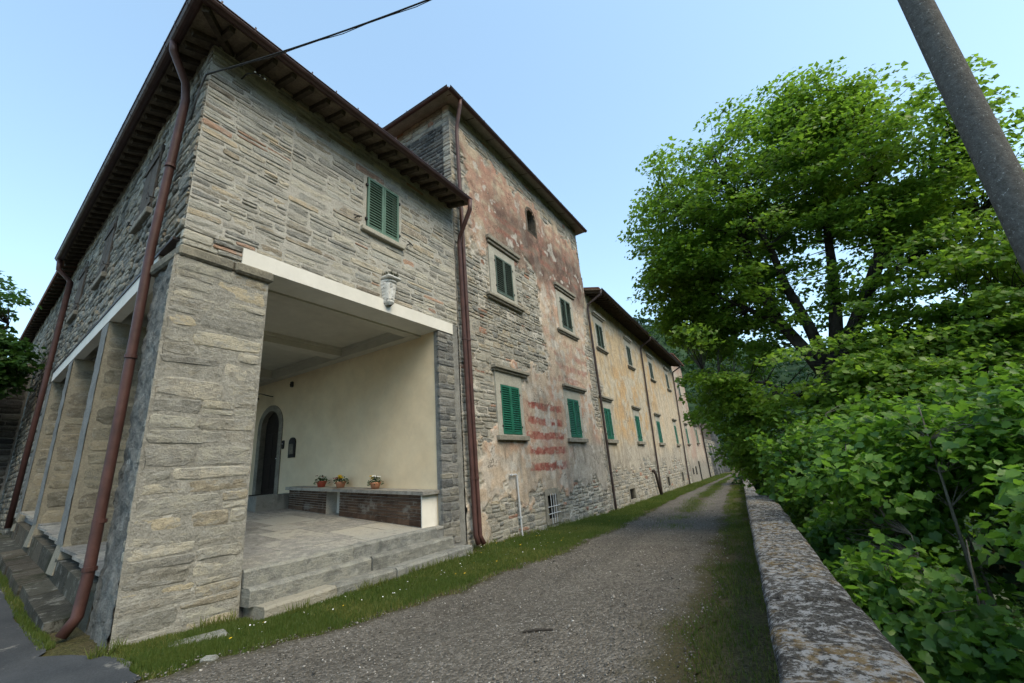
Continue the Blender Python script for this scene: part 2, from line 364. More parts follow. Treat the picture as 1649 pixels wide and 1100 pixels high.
m_grav, nt, b = mat('gravel'); p = pos(nt)
vo = nd(nt, 'TexVoronoi', {'Vector': p, 'Scale': 34.}); vo2 = nd(nt, 'TexVoronoi', {'Vector': p, 'Scale': 75.})
n1 = noise(nt, p, .9, 8, .7); n2 = noise(nt, p, 5, 8, .7)
c = mixc(nt, step_(nt, n1, .35, .7), (.095, .083, .068), (.205, .187, .157))
c = mixc(nt, .55, c, ramp(nt, vo.outputs['Color'], [(.2, (.05, .048, .042)), (.6, (.14, .127, .11)), (.95, (.30, .28, .25))]))
c = mixc(nt, math_(nt, 'MULTIPLY', step_(nt, vo2.outputs['Distance'], .35, .7), .5), c, (.055, .05, .042))
dirt = nd(nt, 'Attribute', attribute_name='dirt').outputs['Fac']
dm = step_(nt, math_(nt, 'ADD', math_(nt, 'MULTIPLY', dirt, .7), math_(nt, 'SUBTRACT', n2, .5)), .15, .62)
c = mixc(nt, dm, c, mixc(nt, n1, (.042, .048, .02), (.085, .065, .042)))
setc(nt, b, c, .93, .15)
bump(nt, b, math_(nt, 'ADD', math_(nt, 'MULTIPLY', vo.outputs['Distance'], -1.), n2), .8, .03)
yy = np.concatenate([np.arange(-7, 22, .07), np.arange(22, 80, .3)]); tt = np.linspace(0, 1, 46)
YY = np.repeat(yy[:, None], 46, 1); a, c_ = road_l(yy)[:, None], road_r(yy)[:, None]; XX = a+(c_-a)*tt[None, :]
ZZ = zg(XX, YY)+.012+(fbm(XX*1.3, YY*.6, 12)-.5)*.07-.025*np.exp(-((tt[None, :]-.27)/.09)**2)-.025*np.exp(-((tt[None, :]-.74)/.09)**2)
edge = np.minimum(tt, 1-tt)[None, :]+0*YY
ZZ = ZZ-.05*sst(.05, 0, edge)
mid = np.exp(-((tt[None, :]-.50)/.13)**2)*sst(9, 24, YY)*.85+.12*np.exp(-((tt[None, :]-.52)/.2)**2)
dirt = np.clip(sst(.13, 0, edge)*.95+mid+.55*sst(.72, 1.0, tt[None, :]+0*YY)+sst(26, 50, YY)*.12, 0, 1)
g = obj('gravel_road', sheet('gravel_road', XX, YY, ZZ, m_grav, attrs={'dirt': dirt.ravel()})); g['kind'] = 'structure'

m_asph = rough_mat('old_asphalt', (.040, .045, .050), (.068, .073, .078), 1.2, 60, .5, .01, c3=(.21, .205, .185), t3=(.60, .70))
xx = np.concatenate([np.arange(-42, -14, .7), np.arange(-14, -5.2, .1)]); tt = np.linspace(0, 1, 60)**.6
yb = np.where(xx < -7.3, side_y(xx)-.47, np.interp(xx, [-7.3, -6.9, -6.3, -5.5, -5.2], [1.60, 1.90, 2.08, 2.0, 1.5]))+(fbm(xx*2, xx*0, 21)-.5)*.16
XX = np.repeat(xx[:, None], 60, 1); YY = -13+(yb[:, None]+13)*tt[None, :]
g = obj('asphalt_yard', sheet('asphalt_yard', XX, YY, zg(XX, YY)+.006+(fbm(XX, YY, 4)-.5)*.03, m_asph)); g['kind'] = 'structure'

# ------------------------------------------------------------------ masonry
def stone_variant(name, w, h, d, m, s):
    r = random.Random(s); j = lambda a: r.uniform(-a, a); e = min(w, h)
    cw = w*.5; ch = h*.5; cut = lambda: e*r.uniform(.06, .30)
    q = e*.07
    out = [(-cw+cut(), -ch+j(q)), (j(w*.2), -ch+j(q*1.3)), (cw-cut(), -ch+j(q)), (cw+j(q), -ch+cut()), (cw+j(q), ch-cut()), (cw-cut(), ch+j(q)),
           (j(w*.2), ch+j(q*1.3)), (-cw+cut(), ch+j(q)), (-cw+j(q), ch-cut()), (-cw+j(q), -ch+cut())]
    bv = min(.014, e*.13); n = len(out); vs = []
    vs += [(x, y, -d) for x, y in out]; vs += [(x, y, -bv) for x, y in out]
    vs += [(x-math.copysign(bv, x)*r.uniform(.6, 1.5), y-math.copysign(bv, y)*r.uniform(.6, 1.4), j(.006)) for x, y in out]
    vs += [(-w*.22+j(w*.06), j(h*.15), .004+j(.008)), (w*.22+j(w*.06), j(h*.15), .004+j(.008))]
    fs = []
    for rg in (0, n):
        for k in range(n): fs.append([rg+k, rg+(k+1) % n, rg+n+(k+1) % n, rg+n+k])
    o = 2*n; A, B = 3*n, 3*n+1
    for k in range(n):
        k2 = (k+1) % n; x = (out[k][0]+out[k2][0])/2
        fs.append([o+k, o+k2, A if x < 0 else B])
    L = [k for k in range(n) if (out[k][0]+out[(k+1) % n][0])/2 < 0]
    for k in range(n):
        k2 = (k+1) % n
        s1 = (out[k-1][0]+out[k][0])/2 < 0; s2 = (out[k][0]+out[k2][0])/2 < 0
        if s1 != s2: fs.append([o+k, B, A] if s1 else [o+k, A, B])
    me = bpy.data.meshes.new(name); me.from_pydata(vs, [], fs); me.materials.append(m); me.update()
    V = np.array(vs, dtype=np.float32); T = []
    for f in fs:
        for k in range(1, len(f)-1): T.append((f[0], f[k], f[k+1]))
    return me, V, np.array(T), w, h
_var = {}
def variants(m, d):
    k = (m.name, d)
    if k not in _var:
        _var[k] = [[stone_variant('stone', .12*a, .12, d, m, 100+17*i+int(a*10)) for i in range(7)] for a in (1, 1.8, 3, 5)]
    return _var[k]
def lay(u0, u1, v0, v1, hr, lr, gap, holes=(), seed=0, drift=.0):
    """courses of stones: list of (uc, vc, w, h, tilt)"""
    r = random.Random(seed); out = []; v = v0
    while v < v1-.03:
        h = min(r.uniform(*hr), v1-v)
        if v1-(v+h) < hr[0]*.6: h = v1-v
        iv = [(u0, u1)]
        for (a, b, c_, d_) in holes:
            if min(v+h, d_)-max(v, c_) > .35*h:
                n_ = []
                for p_, q_ in iv:
                    if b <= p_ or a >= q_: n_.append((p_, q_)); continue
                    if a > p_+.04: n_.append((p_, a))
                    if b < q_-.04: n_.append((b, q_))
                iv = n_
        for p_, q_ in iv:
            u = p_
            while u < q_-.03:
                w = r.uniform(*lr)*(.75+.5*h/hr[1])
                if q_-(u+w) < lr[0]*.7: w = q_-u
                w = min(w, q_-u)
                if h > hr[0]*1.75 and r.random() < .35:
                    s_ = r.uniform(.35, .65)
                    out.append((u+w/2, v+h*s_/2, w-gap, h*s_-gap, r.uniform(-1, 1)))
                    out.append((u+w/2, v+h*(s_+1)/2, w-gap, h*(1-s_)-gap, r.uniform(-1, 1)))
                else: out.append((u+w/2, v+h/2+r.uniform(-.012, .012), w-gap, h*r.uniform(.9, 1.04)-gap, r.uniform(-1, 1)))
                u += w
        v += h
    return [s for s in out if s[2] > .03 and s[3] > .02]
CP = Vector((0, 0, EYE))
def masonry(parent, F, stones, m, depth=.10, prot=(.004, .022), limit=300, seed=1, tilt=1.2, name='stone'):
    r = random.Random(seed); VS = variants(m, depth); items = []
    for (u, v, w, h, t) in stones:
        a = w/h; k = 0 if a < 1.4 else 1 if a < 2.4 else 2 if a < 4 else 3
        me, V, T, bw, bh = VS[k][r.randrange(7)]
        M = F @ Matrix.Translation((u, v, r.uniform(*prot))) @ Matrix.Rotation(R_(t*tilt)*(.4 if a > 3 else 1), 4, 'Z') @ Matrix.Rotation(math.pi*r.randrange(2), 4, 'Z') @ Matrix.Diagonal((w/bw, h/bh, 1, 1))
        items.append((w*h/(M.translation-CP).length_squared, M, me, V, T))
    items.sort(key=lambda q: -q[0])
    for q in items[:limit]: obj(name, q[2], parent, q[1])
    rest = items[limit:]
    if rest:
        VV, TT, AA, b = [], [], [], 0
        for q in rest:
            A = np.array(q[1]); VV.append(q[3] @ A[:3, :3].T+A[:3, 3]); TT.append(q[4]+b); AA.append(np.full(len(q[3]), r.random())); b += len(q[3])
        o = obj('stonework', mesh_np('stonework', np.concatenate(VV), [np.concatenate(TT)], m, {'rnd': np.concatenate(AA)}), parent); o['kind'] = 'stuff'
def core(name, parent, F, rects, m, t=.3, back=-.012):
    """mortar bed: boxes of wall behind the stones"""
    mb = MB()
    for (u0, u1, v0, v1) in rects: mb.box(u0, u1, v0, v1, -t, back)
    return mb.build(name, m, parent, F)

def relief(name, parent, F, u0, u1, v0, v1, step, m, amp=.03, fr=5, fn=None, seed=1, cols=None, holes=()):
    us = np.linspace(u0, u1, max(2, int((u1-u0)/step)+1)); vs = np.linspace(v0, v1, max(2, int((v1-v0)/step)+1))
    U, V = np.meshgrid(us, vs); Z = (fbm(U*fr, V*fr, seed, 5)-.5)*2*amp
    if fn is not None: Z = Z+fn(U, V)
    f = grid_faces(len(us), len(vs)); P = np.stack([U.ravel(), V.ravel(), Z.ravel()], 1)
    if len(holes):
        cc = P[f].mean(1); keep = np.ones(len(f), bool)
        for (a, b, c_, d_) in holes: keep &= ~((cc[:, 0] > a) & (cc[:, 0] < b) & (cc[:, 1] > c_) & (cc[:, 1] < d_))
        f = f[keep]
    return obj(name, mesh_np(name, P, [f], m, None, cols(U, V, Z).reshape(-1, 3) if cols else None, True), parent, F)
# ------------------------------------------------------------------ shared building parts
_slat = {}
def shutters(parent, F, u0, u1, v0, v1, m, w=.0, slats=18, apart=True, hook=True, ang=34):
    um = (u0+u1)/2
    for (a, b) in ((u0, um-.003), (um+.003, u1)):
        mb = MB(); s = .055 if u1-u0 > .8 else .05
        mb.box(a, a+s, v0, v1, w, w+.045, bev=.006).box(b-s, b, v0, v1, w, w+.045, bev=.006)
        mb.box(a+s, b-s, v0, v0+.08, w, w+.043).box(a+s, b-s, v1-.06, v1, w, w+.043)
        L = mb.build('shutter', m, parent, F)
        key = (m.name, round(b-a, 3)); n = slats; pt = (v1-v0-.15)/n
        if key not in _slat: _slat[key] = MB().box(-(b-a)/2+s-.004, (b-a)/2-s+.004, -pt*.46, pt*.46, -.004, .004).mesh('slat', m)
        if apart:
            for k in range(n):
                obj('slat', _slat[key], L, F @ Matrix.Translation(((a+b)/2, v0+.085+pt*(k+.5), w+.021)) @ Matrix.Rotation(R_(-ang), 4, 'X'))
        else:
            mb = MB()
            for k in range(n):
                mb.box(-(b-a)/2+s-.004, (b-a)/2-s+.004, -pt*.46, pt*.46, -.004, .004, Matrix.Translation(((a+b)/2, v0+.085+pt*(k+.5), w+.021)) @ Matrix.Rotation(R_(-ang), 4, 'X'))
            o = mb.build('slat_set', m, L, F); o['kind'] = 'stuff'
        for vv in (v0+.22, v1-.22):
            e = a-.02 if a == u0 else b+.02
            MB().box(e-.025, e+.025, vv-.025, vv+.025, w+.005, w+.052).build('hinge', m_iron, L, F)
    MB().add([(u0, v0, w-.18), (u1, v0, w-.18), (u1, v1, w-.18), (u0, v1, w-.18)], [[0, 1, 2, 3]]).build('opening_back', m_void, parent, F)
    if hook:
        for (uu, d) in ((u0-.30, 1), (u1+.28, -1)):
            MB().tube([(uu, v0+.10, -.05), (uu, v0+.10, .10), (uu+.02*d, v0+.07, .13)], .012, 6).tube([(uu-.10*d, v0+.085, .10), (uu, v0+.10, .12), (uu+.08*d, v0+.13, .11)], .012, 6).build('shutter_hook', m_iron, parent, F)
def reveal(parent, F, u0, u1, v0, v1, m, d=.2, w=0):
    mb = MB(); t = .02
    mb.box(u0-t, u0, v0, v1, -d, w).box(u1, u1+t, v0, v1, -d, w).box(u0-t, u1+t, v1, v1+t, -d, w).box(u0-t, u1+t, v0-t, v0, -d, w)
    return mb.build('window_reveal', m, parent, F)
def surround(parent, F, a, b, m, w=.03):
    """flat plaster band round an opening: outer rect a, inner rect b"""
    mb = MB(); (u0, u1, v0, v1), (x0, x1, y0, y1) = a, b
    mb.box(u0, x0, v0, v1, -.12, w).box(x1, u1, v0, v1, -.12, w).box(x0, x1, y1, v1, -.12, w-.001).box(x0, x1, v0, y0, -.12, w-.001)
    return mb.build('window_surround', m, parent, F)
def ledge(name, parent, F, u0, u1, v0, v1, out, m, moulded=True):
    mb = MB(); h = v1-v0
    if moulded:
        mb.box(u0+.05, u1-.05, v0, v0+h*.42, -.05, out*.62, bev=.012); mb.box(u0, u1, v0+h*.40, v1, -.05, out, bev=.015)
    else: mb.box(u0, u1, v0, v1, -.05, out, bev=.012)
    return mb.build(name, m, parent, F)
def half_gutter(parent, P0, P1, r, m, out, brackets=12, name='gutter', hook=True):
    P0, P1 = Vector(P0), Vector(P1); d = (P1-P0).normalized(); out = Vector(out); up = Vector((0, 0, 1)); mb = MB(); n = 9
    vs = []; fs = []
    for P in (P0, P1):
        for rr in (r, r*.86):
            for k in range(n):
                a = math.pi*k/(n-1); vs.append(P-out*math.cos(a)*rr-up*math.sin(a)*rr)
    for k in range(n-1):
        fs.append([k, k+1, 2*n+k+1, 2*n+k]); fs.append([n+k+1, n+k, 3*n+k, 3*n+k+1])
        fs.append([k+1, k, n+k, n+k+1]); fs.append([2*n+k, 2*n+k+1, 3*n+k+1, 3*n+k])
    fs.append([0, 2*n, 3*n, n]); fs.append([n-1, 2*n-1, 4*n-1, 3*n-1])
    mb.add(vs, fs); mb.tube([P0+out*r, P1+out*r], .014, 6)
    G = mb.build(name, m, parent, None)
    if brackets:
        t = MB(); pts = [(-math.cos(math.pi*k/8)*(r+.006), -math.sin(math.pi*k/8)*(r+.006)) for k in range(9)]
        pts = [(-r*1.3, .06)]+pts+[(r+.012, .05)]
        bm = None
        L = (P1-P0).length
        M0 = Matrix((d, out, up)).transposed().to_4x4()
        for k in range(len(pts)-1):
            (a0, b0), (a1, b1) = pts[k], pts[k+1]
            t.add([(-.014, a0, b0), (.014, a0, b0), (.014, a1, b1), (-.014, a1, b1)], [[0, 1, 2, 3]])
        bm = t.mesh('gutter_bracket', m_copper)
        for k in range(brackets):
            M = M0.copy(); M.translation = P0+d*(L*(k+.5)/brackets); obj('gutter_bracket', bm, G, M)
    return G
def downpipe(parent, pts, r, m, collars=(), name='downpipe'):
    o = MB().tube(pts, r, 12).build(name, m, parent, None, True)
    for c in collars:
        p = Vector(c); cm = MB().tube([p-Vector((0, 0, .025)), p+Vector((0, 0, .025))], r*1.22, 12).build('pipe_collar', m, o)
    return o
def eave(parent, A, B, out, zw, slope, over, m_r, m_s, spacing=.34, rw=.085, rh=.10, ins=.15, z_t=.05, mesh_only=False):
    """soffit sheet and rafters along wall line A->B"""
    A, B, out = Vector((*A, 0)), Vector((*B, 0)), Vector((*out, 0)).normalized(); d = (B-A).normalized(); L = (B-A).length
    up = Vector((0, 0, 1))
    if spacing:
        dn = (out-up*slope).normalized(); nn = dn.cross(d); nn = nn if nn.z > 0 else -nn
        n = int(L/spacing); ln = (over+ins)*math.sqrt(1+slope*slope)
        x = d.cross(nn); M0 = Matrix((d, dn, d.cross(dn))).transposed().to_4x4()
        s = 1 if d.cross(dn).z > 0 else -1
        rm = MB().box(-rw/2, rw/2, 0, ln, -rh*s, -.002*s).mesh('rafter', m_r)
        for k in range(n):
            M = M0.copy(); M.translation = A+d*(L*(k+.5)/n)-out*ins+up*(zw+slope*ins); obj('rafter', rm, parent, M)

# ================================================================== portico building
PB = thing('portico_building', 'grey rubble stone house with open corner portico and white beams, nearest the camera', 'house', (-9, 5, 0))
FF = frame((-6.7, 0, 0), (0, 1, 0))                    # front: u = y
FL = frame(LO, LU)                                      # side: u = 0 at the corner, negative to the left
# upper front wall
ZB, ZT = 5.36, 9.0
W = core('front_wall', PB, FF, [(2.24, 5.33, ZB, ZT+.15), (6.30, 8.36, ZB, ZT+.15), (5.33, 6.30, ZB, 6.84), (5.33, 6.30, 8.22, ZT+.15), (2.24, 3.0, 5.08, ZB)], m_mortar, .45, -.03)
hol = [(5.19, 6.42, 6.76, 6.90), (5.27, 6.36, 6.8, 8.26), (5.75, 6.13, 5.3, 5.85)]
st = lay(2.15, 3.62, ZB, ZT+.12, (.06, .15), (.22, .62), .020, hol, 3)+lay(3.62, 8.34, ZB, ZT+.12, (.08, .215), (.26, .80), .023, hol, 4)+lay(2.16, 2.98, 5.10, ZB, (.08, .16), (.2, .45), .015, (), 8)
masonry(W, FF, st, m_stoneF, prot=(-.006, .010), seed=5)
relief('mortar_bed', W, FF, 2.16, 8.35, ZB, ZT+.14, .032, m_mortar, .010, 7, lambda u, v: -.006, 17, None, [(5.34, 6.29, 6.85, 8.21)])
reveal(PB, FF, 5.35, 6.27, 6.88, 8.2, m_sillL, .2, -.01)
shutters(PB, FF, 5.355, 6.265, 6.885, 8.195, m_shP, -.01, 17)
ledge('window_sill', PB, FF, 5.2, 6.41, 6.77, 6.88, .09, m_sillL, False)
# corner pier, flared foot
PX = 1.03
def pier_flare(z): return .05*max(0, 1-z/1.6)**1.5
mb = MB(); lv = [-.3, 0, .3, .7, 1.2, 1.8, 4.90]
rings = []
for z in lv:
    f_ = pier_flare(max(z, 0)); a = LO+LU*(f_*.4)+LN*f_; bq = LO-LU*PX+LN*f_
    rings.append([(-6.7+f_-.012, a.y+.012, z), (-6.7+f_-.012, 3.39+f_*.4, z), (bq.x, 3.39+f_*.4, z), (bq.x, bq.y+.012, z)])
for i in range(len(lv)-1): mb.hexa(rings[i], rings[i+1])
pier = mb.build('corner_pier', m_mortar, PB)
st = lay(2.12, 3.41, 0.0, 4.90, (.12, .30), (.30, .85), .012, (), 14)
r = random.Random(3); VS = variants(m_pier, .12)
for (u, v, w, h, t) in st:
    me = VS[0 if w/h < 1.4 else 1 if w/h < 2.4 else 2 if w/h < 4 else 3][r.randrange(7)]
    f_ = pier_flare(v); sx = 1+f_*.25
    uu = 2.77+(u-2.77)*sx-f_*.12
    M = FF @ Matrix.Translation((uu, v, f_+r.uniform(-.009, .007))) @ Matrix.Rotation(R_(t*1.6), 4, 'Z') @ Matrix.Rotation(-f_*.8, 4, 'X') @ Matrix.Diagonal((w*sx/me[3], h/me[4], 1, 1))
    obj('stone', me[0], pier, M)
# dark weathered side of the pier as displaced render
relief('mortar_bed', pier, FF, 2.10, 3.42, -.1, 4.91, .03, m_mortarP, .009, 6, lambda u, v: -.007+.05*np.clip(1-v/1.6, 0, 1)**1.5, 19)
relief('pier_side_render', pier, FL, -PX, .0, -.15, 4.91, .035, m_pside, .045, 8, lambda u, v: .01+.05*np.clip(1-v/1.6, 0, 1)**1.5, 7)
# cap stone of the pier
cap = MB(); f_ = .035
for (y0, y1) in ((2.135, 2.86), (2.875, 3.47)):
    cap = MB().box(-7.75, -6.655 if y0 < 2.5 else -6.63, y0, y1, 4.90, 5.075, bev=.03)
    cap.build('capstone', m_cap, PB)
# front beam and side beam
MB().box(-7.32, -6.685, 2.97, 8.12, 5.078, 5.36).build('front_beam', m_white, PB)
mb = MB(); mb.box(-10.6, -PX-.02, 5.03, 5.30, -.16, .012); mb.build('side_beam', m_white, PB, FL)
MB().box(-10.7, -.35, 5.301, 5.34, -.1, .03).build('side_beam_drip', m_pipeD, PB, FL)
# upper side wall
WS = core('side_wall', PB, FL, [(-10.85, -.06, 5.345, 9.15)], m_mortar, .3, -.02)
shw = [(-3.15, -2.2, 6.72, 8.16), (-6.45, -5.5, 6.62, 8.1), (-9.5, -8.6, 6.62, 8.1)]
st = lay(-10.85, -.02, 5.37, 9.05, (.07, .19), (.14, .42), .016, [(a-.03, b+.03, c_-.14, d_+.03) for a, b, c_, d_ in shw], 24)
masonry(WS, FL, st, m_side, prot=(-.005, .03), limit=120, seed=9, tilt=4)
for (a, b, c_, d_) in shw:
    S = MB(); n = 4; wd = (b-a)/n
    S = MB().box(a+.01, b-.01, c_+.01, d_-.01, -.02, -.004).build('plank_shutter', m_plank, PB, FL)
    for zz in (c_+.12, d_-.3): MB().box(a+.02, b-.02, zz, zz+.1, .041, .06).build('batten', m_plank, S, FL)
    for k in range(n): MB().box(a+k*wd+.004, a+(k+1)*wd-.004, c_, d_, .0, .035+.004*(k % 2), bev=.005).build('plank', m_plank, S, FL)
    ledge('window_sill', PB, FL, a-.05, b+.05, c_-.13, c_-.005, .10, m_sill, False)
    for (uu, d) in ((b+.18, -1), (a-.2, 1)):
        MB().tube([(uu, c_+.12, -.03), (uu, c_+.12, .12), (uu, c_+.18, .13)], .012, 6).tube([(uu-.12, c_+.12, .12), (uu+.10*d, c_+.13, .12)], .012, 6).build('shutter_hook', m_iron, PB, FL)
# pillars along the side
for i, x in enumerate((-10.68, -14.1, -17.1)):
    u = (x+6.7)/.99595; z0 = .62+.09*(-7-x)-.4
    P = MB()
    for z, nz in ((z0, z0+.45), (z0+.45, 5.02)):
        f0 = .06 if z == z0 else 0.; f1 = 0.
        P.hexa([(u-.55, z, f0*1.2), (u+f0-.01, z, f0*1.2), (u+f0-.01, z, -1.0), (u-.55, z, -1.0)], [(u-.55, nz, f1), (u+f1-.01, nz, f1), (u+f1-.01, nz, -1.0), (u-.55, nz, -1.0)])
    pil = P.build('side_pillar', m_pilm, PB, FL)
    FP = frame(FL @ Vector((u, 0, 0)), -LN)           # face turned to the road: local x runs inwards
    st = lay(.05, .99, z0+.05, 5.0, (.22, .45), (.5, 1.2), .006, (), 40+i)
    masonry(pil, FP, st, m_pillar, .06, (-.006, .001), 300, 30+i, .3)
    relief('pillar_face', pil, FL, u-.53, u, z0+.45, 5.0, .06, m_conc, .012, 7, lambda a, b: .012, 9+i)
# interior: side wall of the tower in cream, back wall, ceiling with cornices
FI = frame((0, 7.6, 0), (1, 0, 0))                     # faces -y ; u = x
DX0, DX1, DZ0, DZA = -14.45, -13.42, 1.50, 3.55       # door opening
mb = MB(); mb.box(-17.6, DX0, .2, 5.4, -.3, 0).box(DX1, -6.86, .2, 5.4, -.3, 0).box(DX0, DX1, .2, DZ0, -.3, 0)
n = 14; dcx = (DX0+DX1)/2; dr = (DX1-DX0)/2
for k in range(n):
    a0, a1 = math.pi*k/n, math.pi*(k+1)/n
    x0, x1 = dcx-dr*math.cos(a0), dcx-dr*math.cos(a1); y0, y1 = DZA+dr*math.sin(a0), DZA+dr*math.sin(a1)
    mb.hexa([(x0, y0, -.3), (x1, y1, -.3), (x1, y1, 0), (x0, y0, 0)], [(x0, 5.4, -.3), (x1, 5.4, -.3), (x1, 5.4, 0), (x0, 5.4, 0)])
mb.build('inner_side_wall', m_cream, PB, FI)
MB().box(-17.75, -17.5, 3.2, 7.8, .2, 5.6).build('inner_back_wall', m_cream, PB)
MB().hexa([(-17.6, side_y(-17.6)+.1, 5.3), (-7.0, side_y(-7)+.1, 5.3), (-7.0, 7.7, 5.3), (-17.6, 7.7, 5.3)], [(-17.6, side_y(-17.6)+.1, 5.4), (-7.0, side_y(-7)+.1, 5.4), (-7.0, 7.7, 5.4), (-17.6, 7.7, 5.4)]).build('ceiling', m_ceil, PB)
for (x0, x1, y0, y1, z0) in ((-17.5, -7.31, 7.33, 7.6, 4.97), (-17.5, -7.75, 3.35, 3.6, 4.97), (-17.5, -17.2, 3.2, 7.33, 4.97), (-7.6, -7.31, 3.4, 7.33, 4.98), (-10.5, -10.1, 3.2, 7.33, 5.0), (-14.0, -13.6, 3.2, 7.33, 5.0)):
    MB().box(x0, x1, y0, y1, z0+.06, 5.31).box(x0-.04 if x1-x0 < 1 else x0, x1+.04 if x1-x0 < 1 else x1, y0-.04 if x1-x0 > 1 else y0, y1, 5.22, 5.305).build('ceiling_beam', m_ceil, PB)
# arched door
mb = MB()
def arch(mb, ri, ro, w0, w1, n=14):
    for k in range(n):
        a0, a1 = math.pi*k/n, math.pi*(k+1)/n
        q = [(dcx-rr*math.cos(a), DZA+rr*math.sin(a)) for a in (a0, a1) for rr in (ri, ro)]
        mb.hexa([(*q[0], w0), (*q[2], w0), (*q[3], w0), (*q[1], w0)], [(*q[0], w1), (*q[2], w1), (*q[3], w1), (*q[1], w1)])
arch(mb, dr-.001, dr+.19, -.2, .03); mb.box(DX0-.19, DX0+.001, DZ0-.1, DZA, -.2, .03).box(DX1-.001, DX1+.19, DZ0-.1, DZA, -.2, .03)
mb.build('door_surround', m_sill, PB, FI)
mb = MB(); mb.box(DX0, DX1, DZ0, DZA, -.2, -.14)
vs = [(dcx-dr*math.cos(math.pi*k/14), DZA+dr*math.sin(math.pi*k/14), -.14) for k in range(15)]; mb.add(vs, [list(range(14, -1, -1))])
D = mb.build('door', m_door, PB, FI)
for k in range(2):
    for z in (1.65, 2.6): MB().box(DX0+.08+k*.5, DX0+.46+k*.5, z, z+.75, -.14, -.12, bev=.01).build('door_panel', m_door, D, FI)
MB().tube([(DX1-.12, 2.55, -.14), (DX1-.12, 2.55, -.06), (DX1-.2, 2.55, -.06)], .014, 8).build('handle', m_galv, D, FI)
# floor of flagstones rising to the back
def fz(x): return .60+.0985*(-6.9-x)
FLR = MB().hexa([(-17.5, 3.2, -.3), (-6.72, 2.6, -.3), (-6.72, 7.6, -.3), (-17.5, 7.6, -.3)], [(-17.5, 3.2, fz(-17.5)-.02), (-6.72, 2.6, fz(-6.72)-.02), (-6.72, 7.6, fz(-6.72)-.02), (-17.5, 7.6, fz(-17.5)-.02)]).build('floor', m_mortarD, PB)
r = random.Random(8); x = -6.70; row = 0
while x > -16.5:
    dx = r.uniform(.55, 1.0); y = 3.42 if x > -7.7 else side_y(x)+.05
    while y < 7.55:
        dy = r.uniform(.6, 1.5); dy = 7.58-y if 7.58-(y+dy) < .4 else dy
        j = lambda: r.uniform(-.02, .02); q = .007
        c = [(x-q+j()*(row > 0), y+q), (x-q+j()*(row > 0), y+dy-q), (x-dx+q+j(), y+dy-q), (x-dx+q+j(), y+q)]
        dz = r.uniform(-.005, .005)
        MB().hexa([(a, b, fz(a)-.05) for a, b in c[::-1]], [(a, b, fz(a)+dz) for a, b in c[::-1]]).build('flagstone', m_slab, FLR)
        y += dy
    x -= dx; row += 1
# front steps
for (x0, x1, z0, z1, ya, yb, ln, s) in ((-7.1, -6.66, .36, .592, 3.43, 7.35, 2.3, 1), (-7.0, -6.48, .15, .37, 3.43, 7.6, 1.6, 2), (-6.9, -6.20, -.25, .155, 3.5, 7.95, 1.3, 3)):
    r = random.Random(s); y = ya
    while y < yb-.05:
        dy = min(r.uniform(ln*.7, ln*1.3), yb-y); dy = yb-y if yb-y-dy < .4 else dy
        j = lambda a=.03: r.uniform(-a, a)
        n = max(3, int(dy/.18)); vs = []; e0, e1 = j(), j()
        # worn slab with a wavering front edge
        for k in range(n+1):
            t = k/n; yy_ = y+.006+(dy-.012)*t; xe = x1+e0*(1-t)+e1*t+j(.012); dz = j(.006)
            vs += [(x0, yy_, z0), (xe, yy_, z0), (xe+j(.008), yy_, z1-.035+dz), (xe-.035, yy_, z1+dz), (x0, yy_, z1)]
        fs = []
        for k in range(n):
            for q in range(5): fs.append([k*5+q, k*5+(q+1) % 5, k*5+5+(q+1) % 5, k*5+5+q])
        fs += [[4, 3, 2, 1, 0], [n*5+q for q in range(5)]]
        MB().add(vs, fs).build('step_stone', m_step, PB); y += dy
# side steps
r = random.Random(31); u = -1.5
while u > -11:
    du = r.uniform(.8, 1.7); z = .235-.078*(u+1.05); j = lambda a=.02: r.uniform(-a, a)
    (lambda za, zb, wo: MB().hexa([(u-du+.006, za-.5, .03), (u-.006, zb-.5, .03), (u-.006, zb-.5, wo+.03), (u-du+.006, za-.5, wo+.03)][::-1], [(u-du+.006, za, .03), (u-.006, zb, .03), (u-.006, zb-.02, wo), (u-du+.006, za-.02, wo)][::-1]))(z+.078*du+j(.008), z+j(.008), .37+j(.02)).build('ledge_stone', m_stepD, PB, FL); u -= du
u = -1.06
while u > -10.9:
    du = r.uniform(1.0, 2.0); z = .52-.088*(u+1.05)
    (lambda za, zb, wo: MB().hexa([(u-du+.006, za-.5, -.45), (u-.006, zb-.5, -.45), (u-.006, zb-.5, wo+.03), (u-du+.006, za-.5, wo+.03)][::-1], [(u-du+.006, za, -.45), (u-.006, zb, -.45), (u-.006, zb, wo), (u-du+.006, za, wo)][::-1]))(z+.088*du, z, .03+r.uniform(-.015, .015)).build('threshold_stone', m_stepD, PB, FL); u -= du
# right hand pilaster of grey blocks
PIL = core('pilaster', PB, FF, [(7.58, 8.33, .1, 5.36)], m_mortarD, .16)
masonry(PIL, FF, lay(7.56, 8.14, .15, 5.07, (.12, .24), (.2, .5), .014, (), 51), m_pilas, .06, (0, .008), 300, 52, .4)
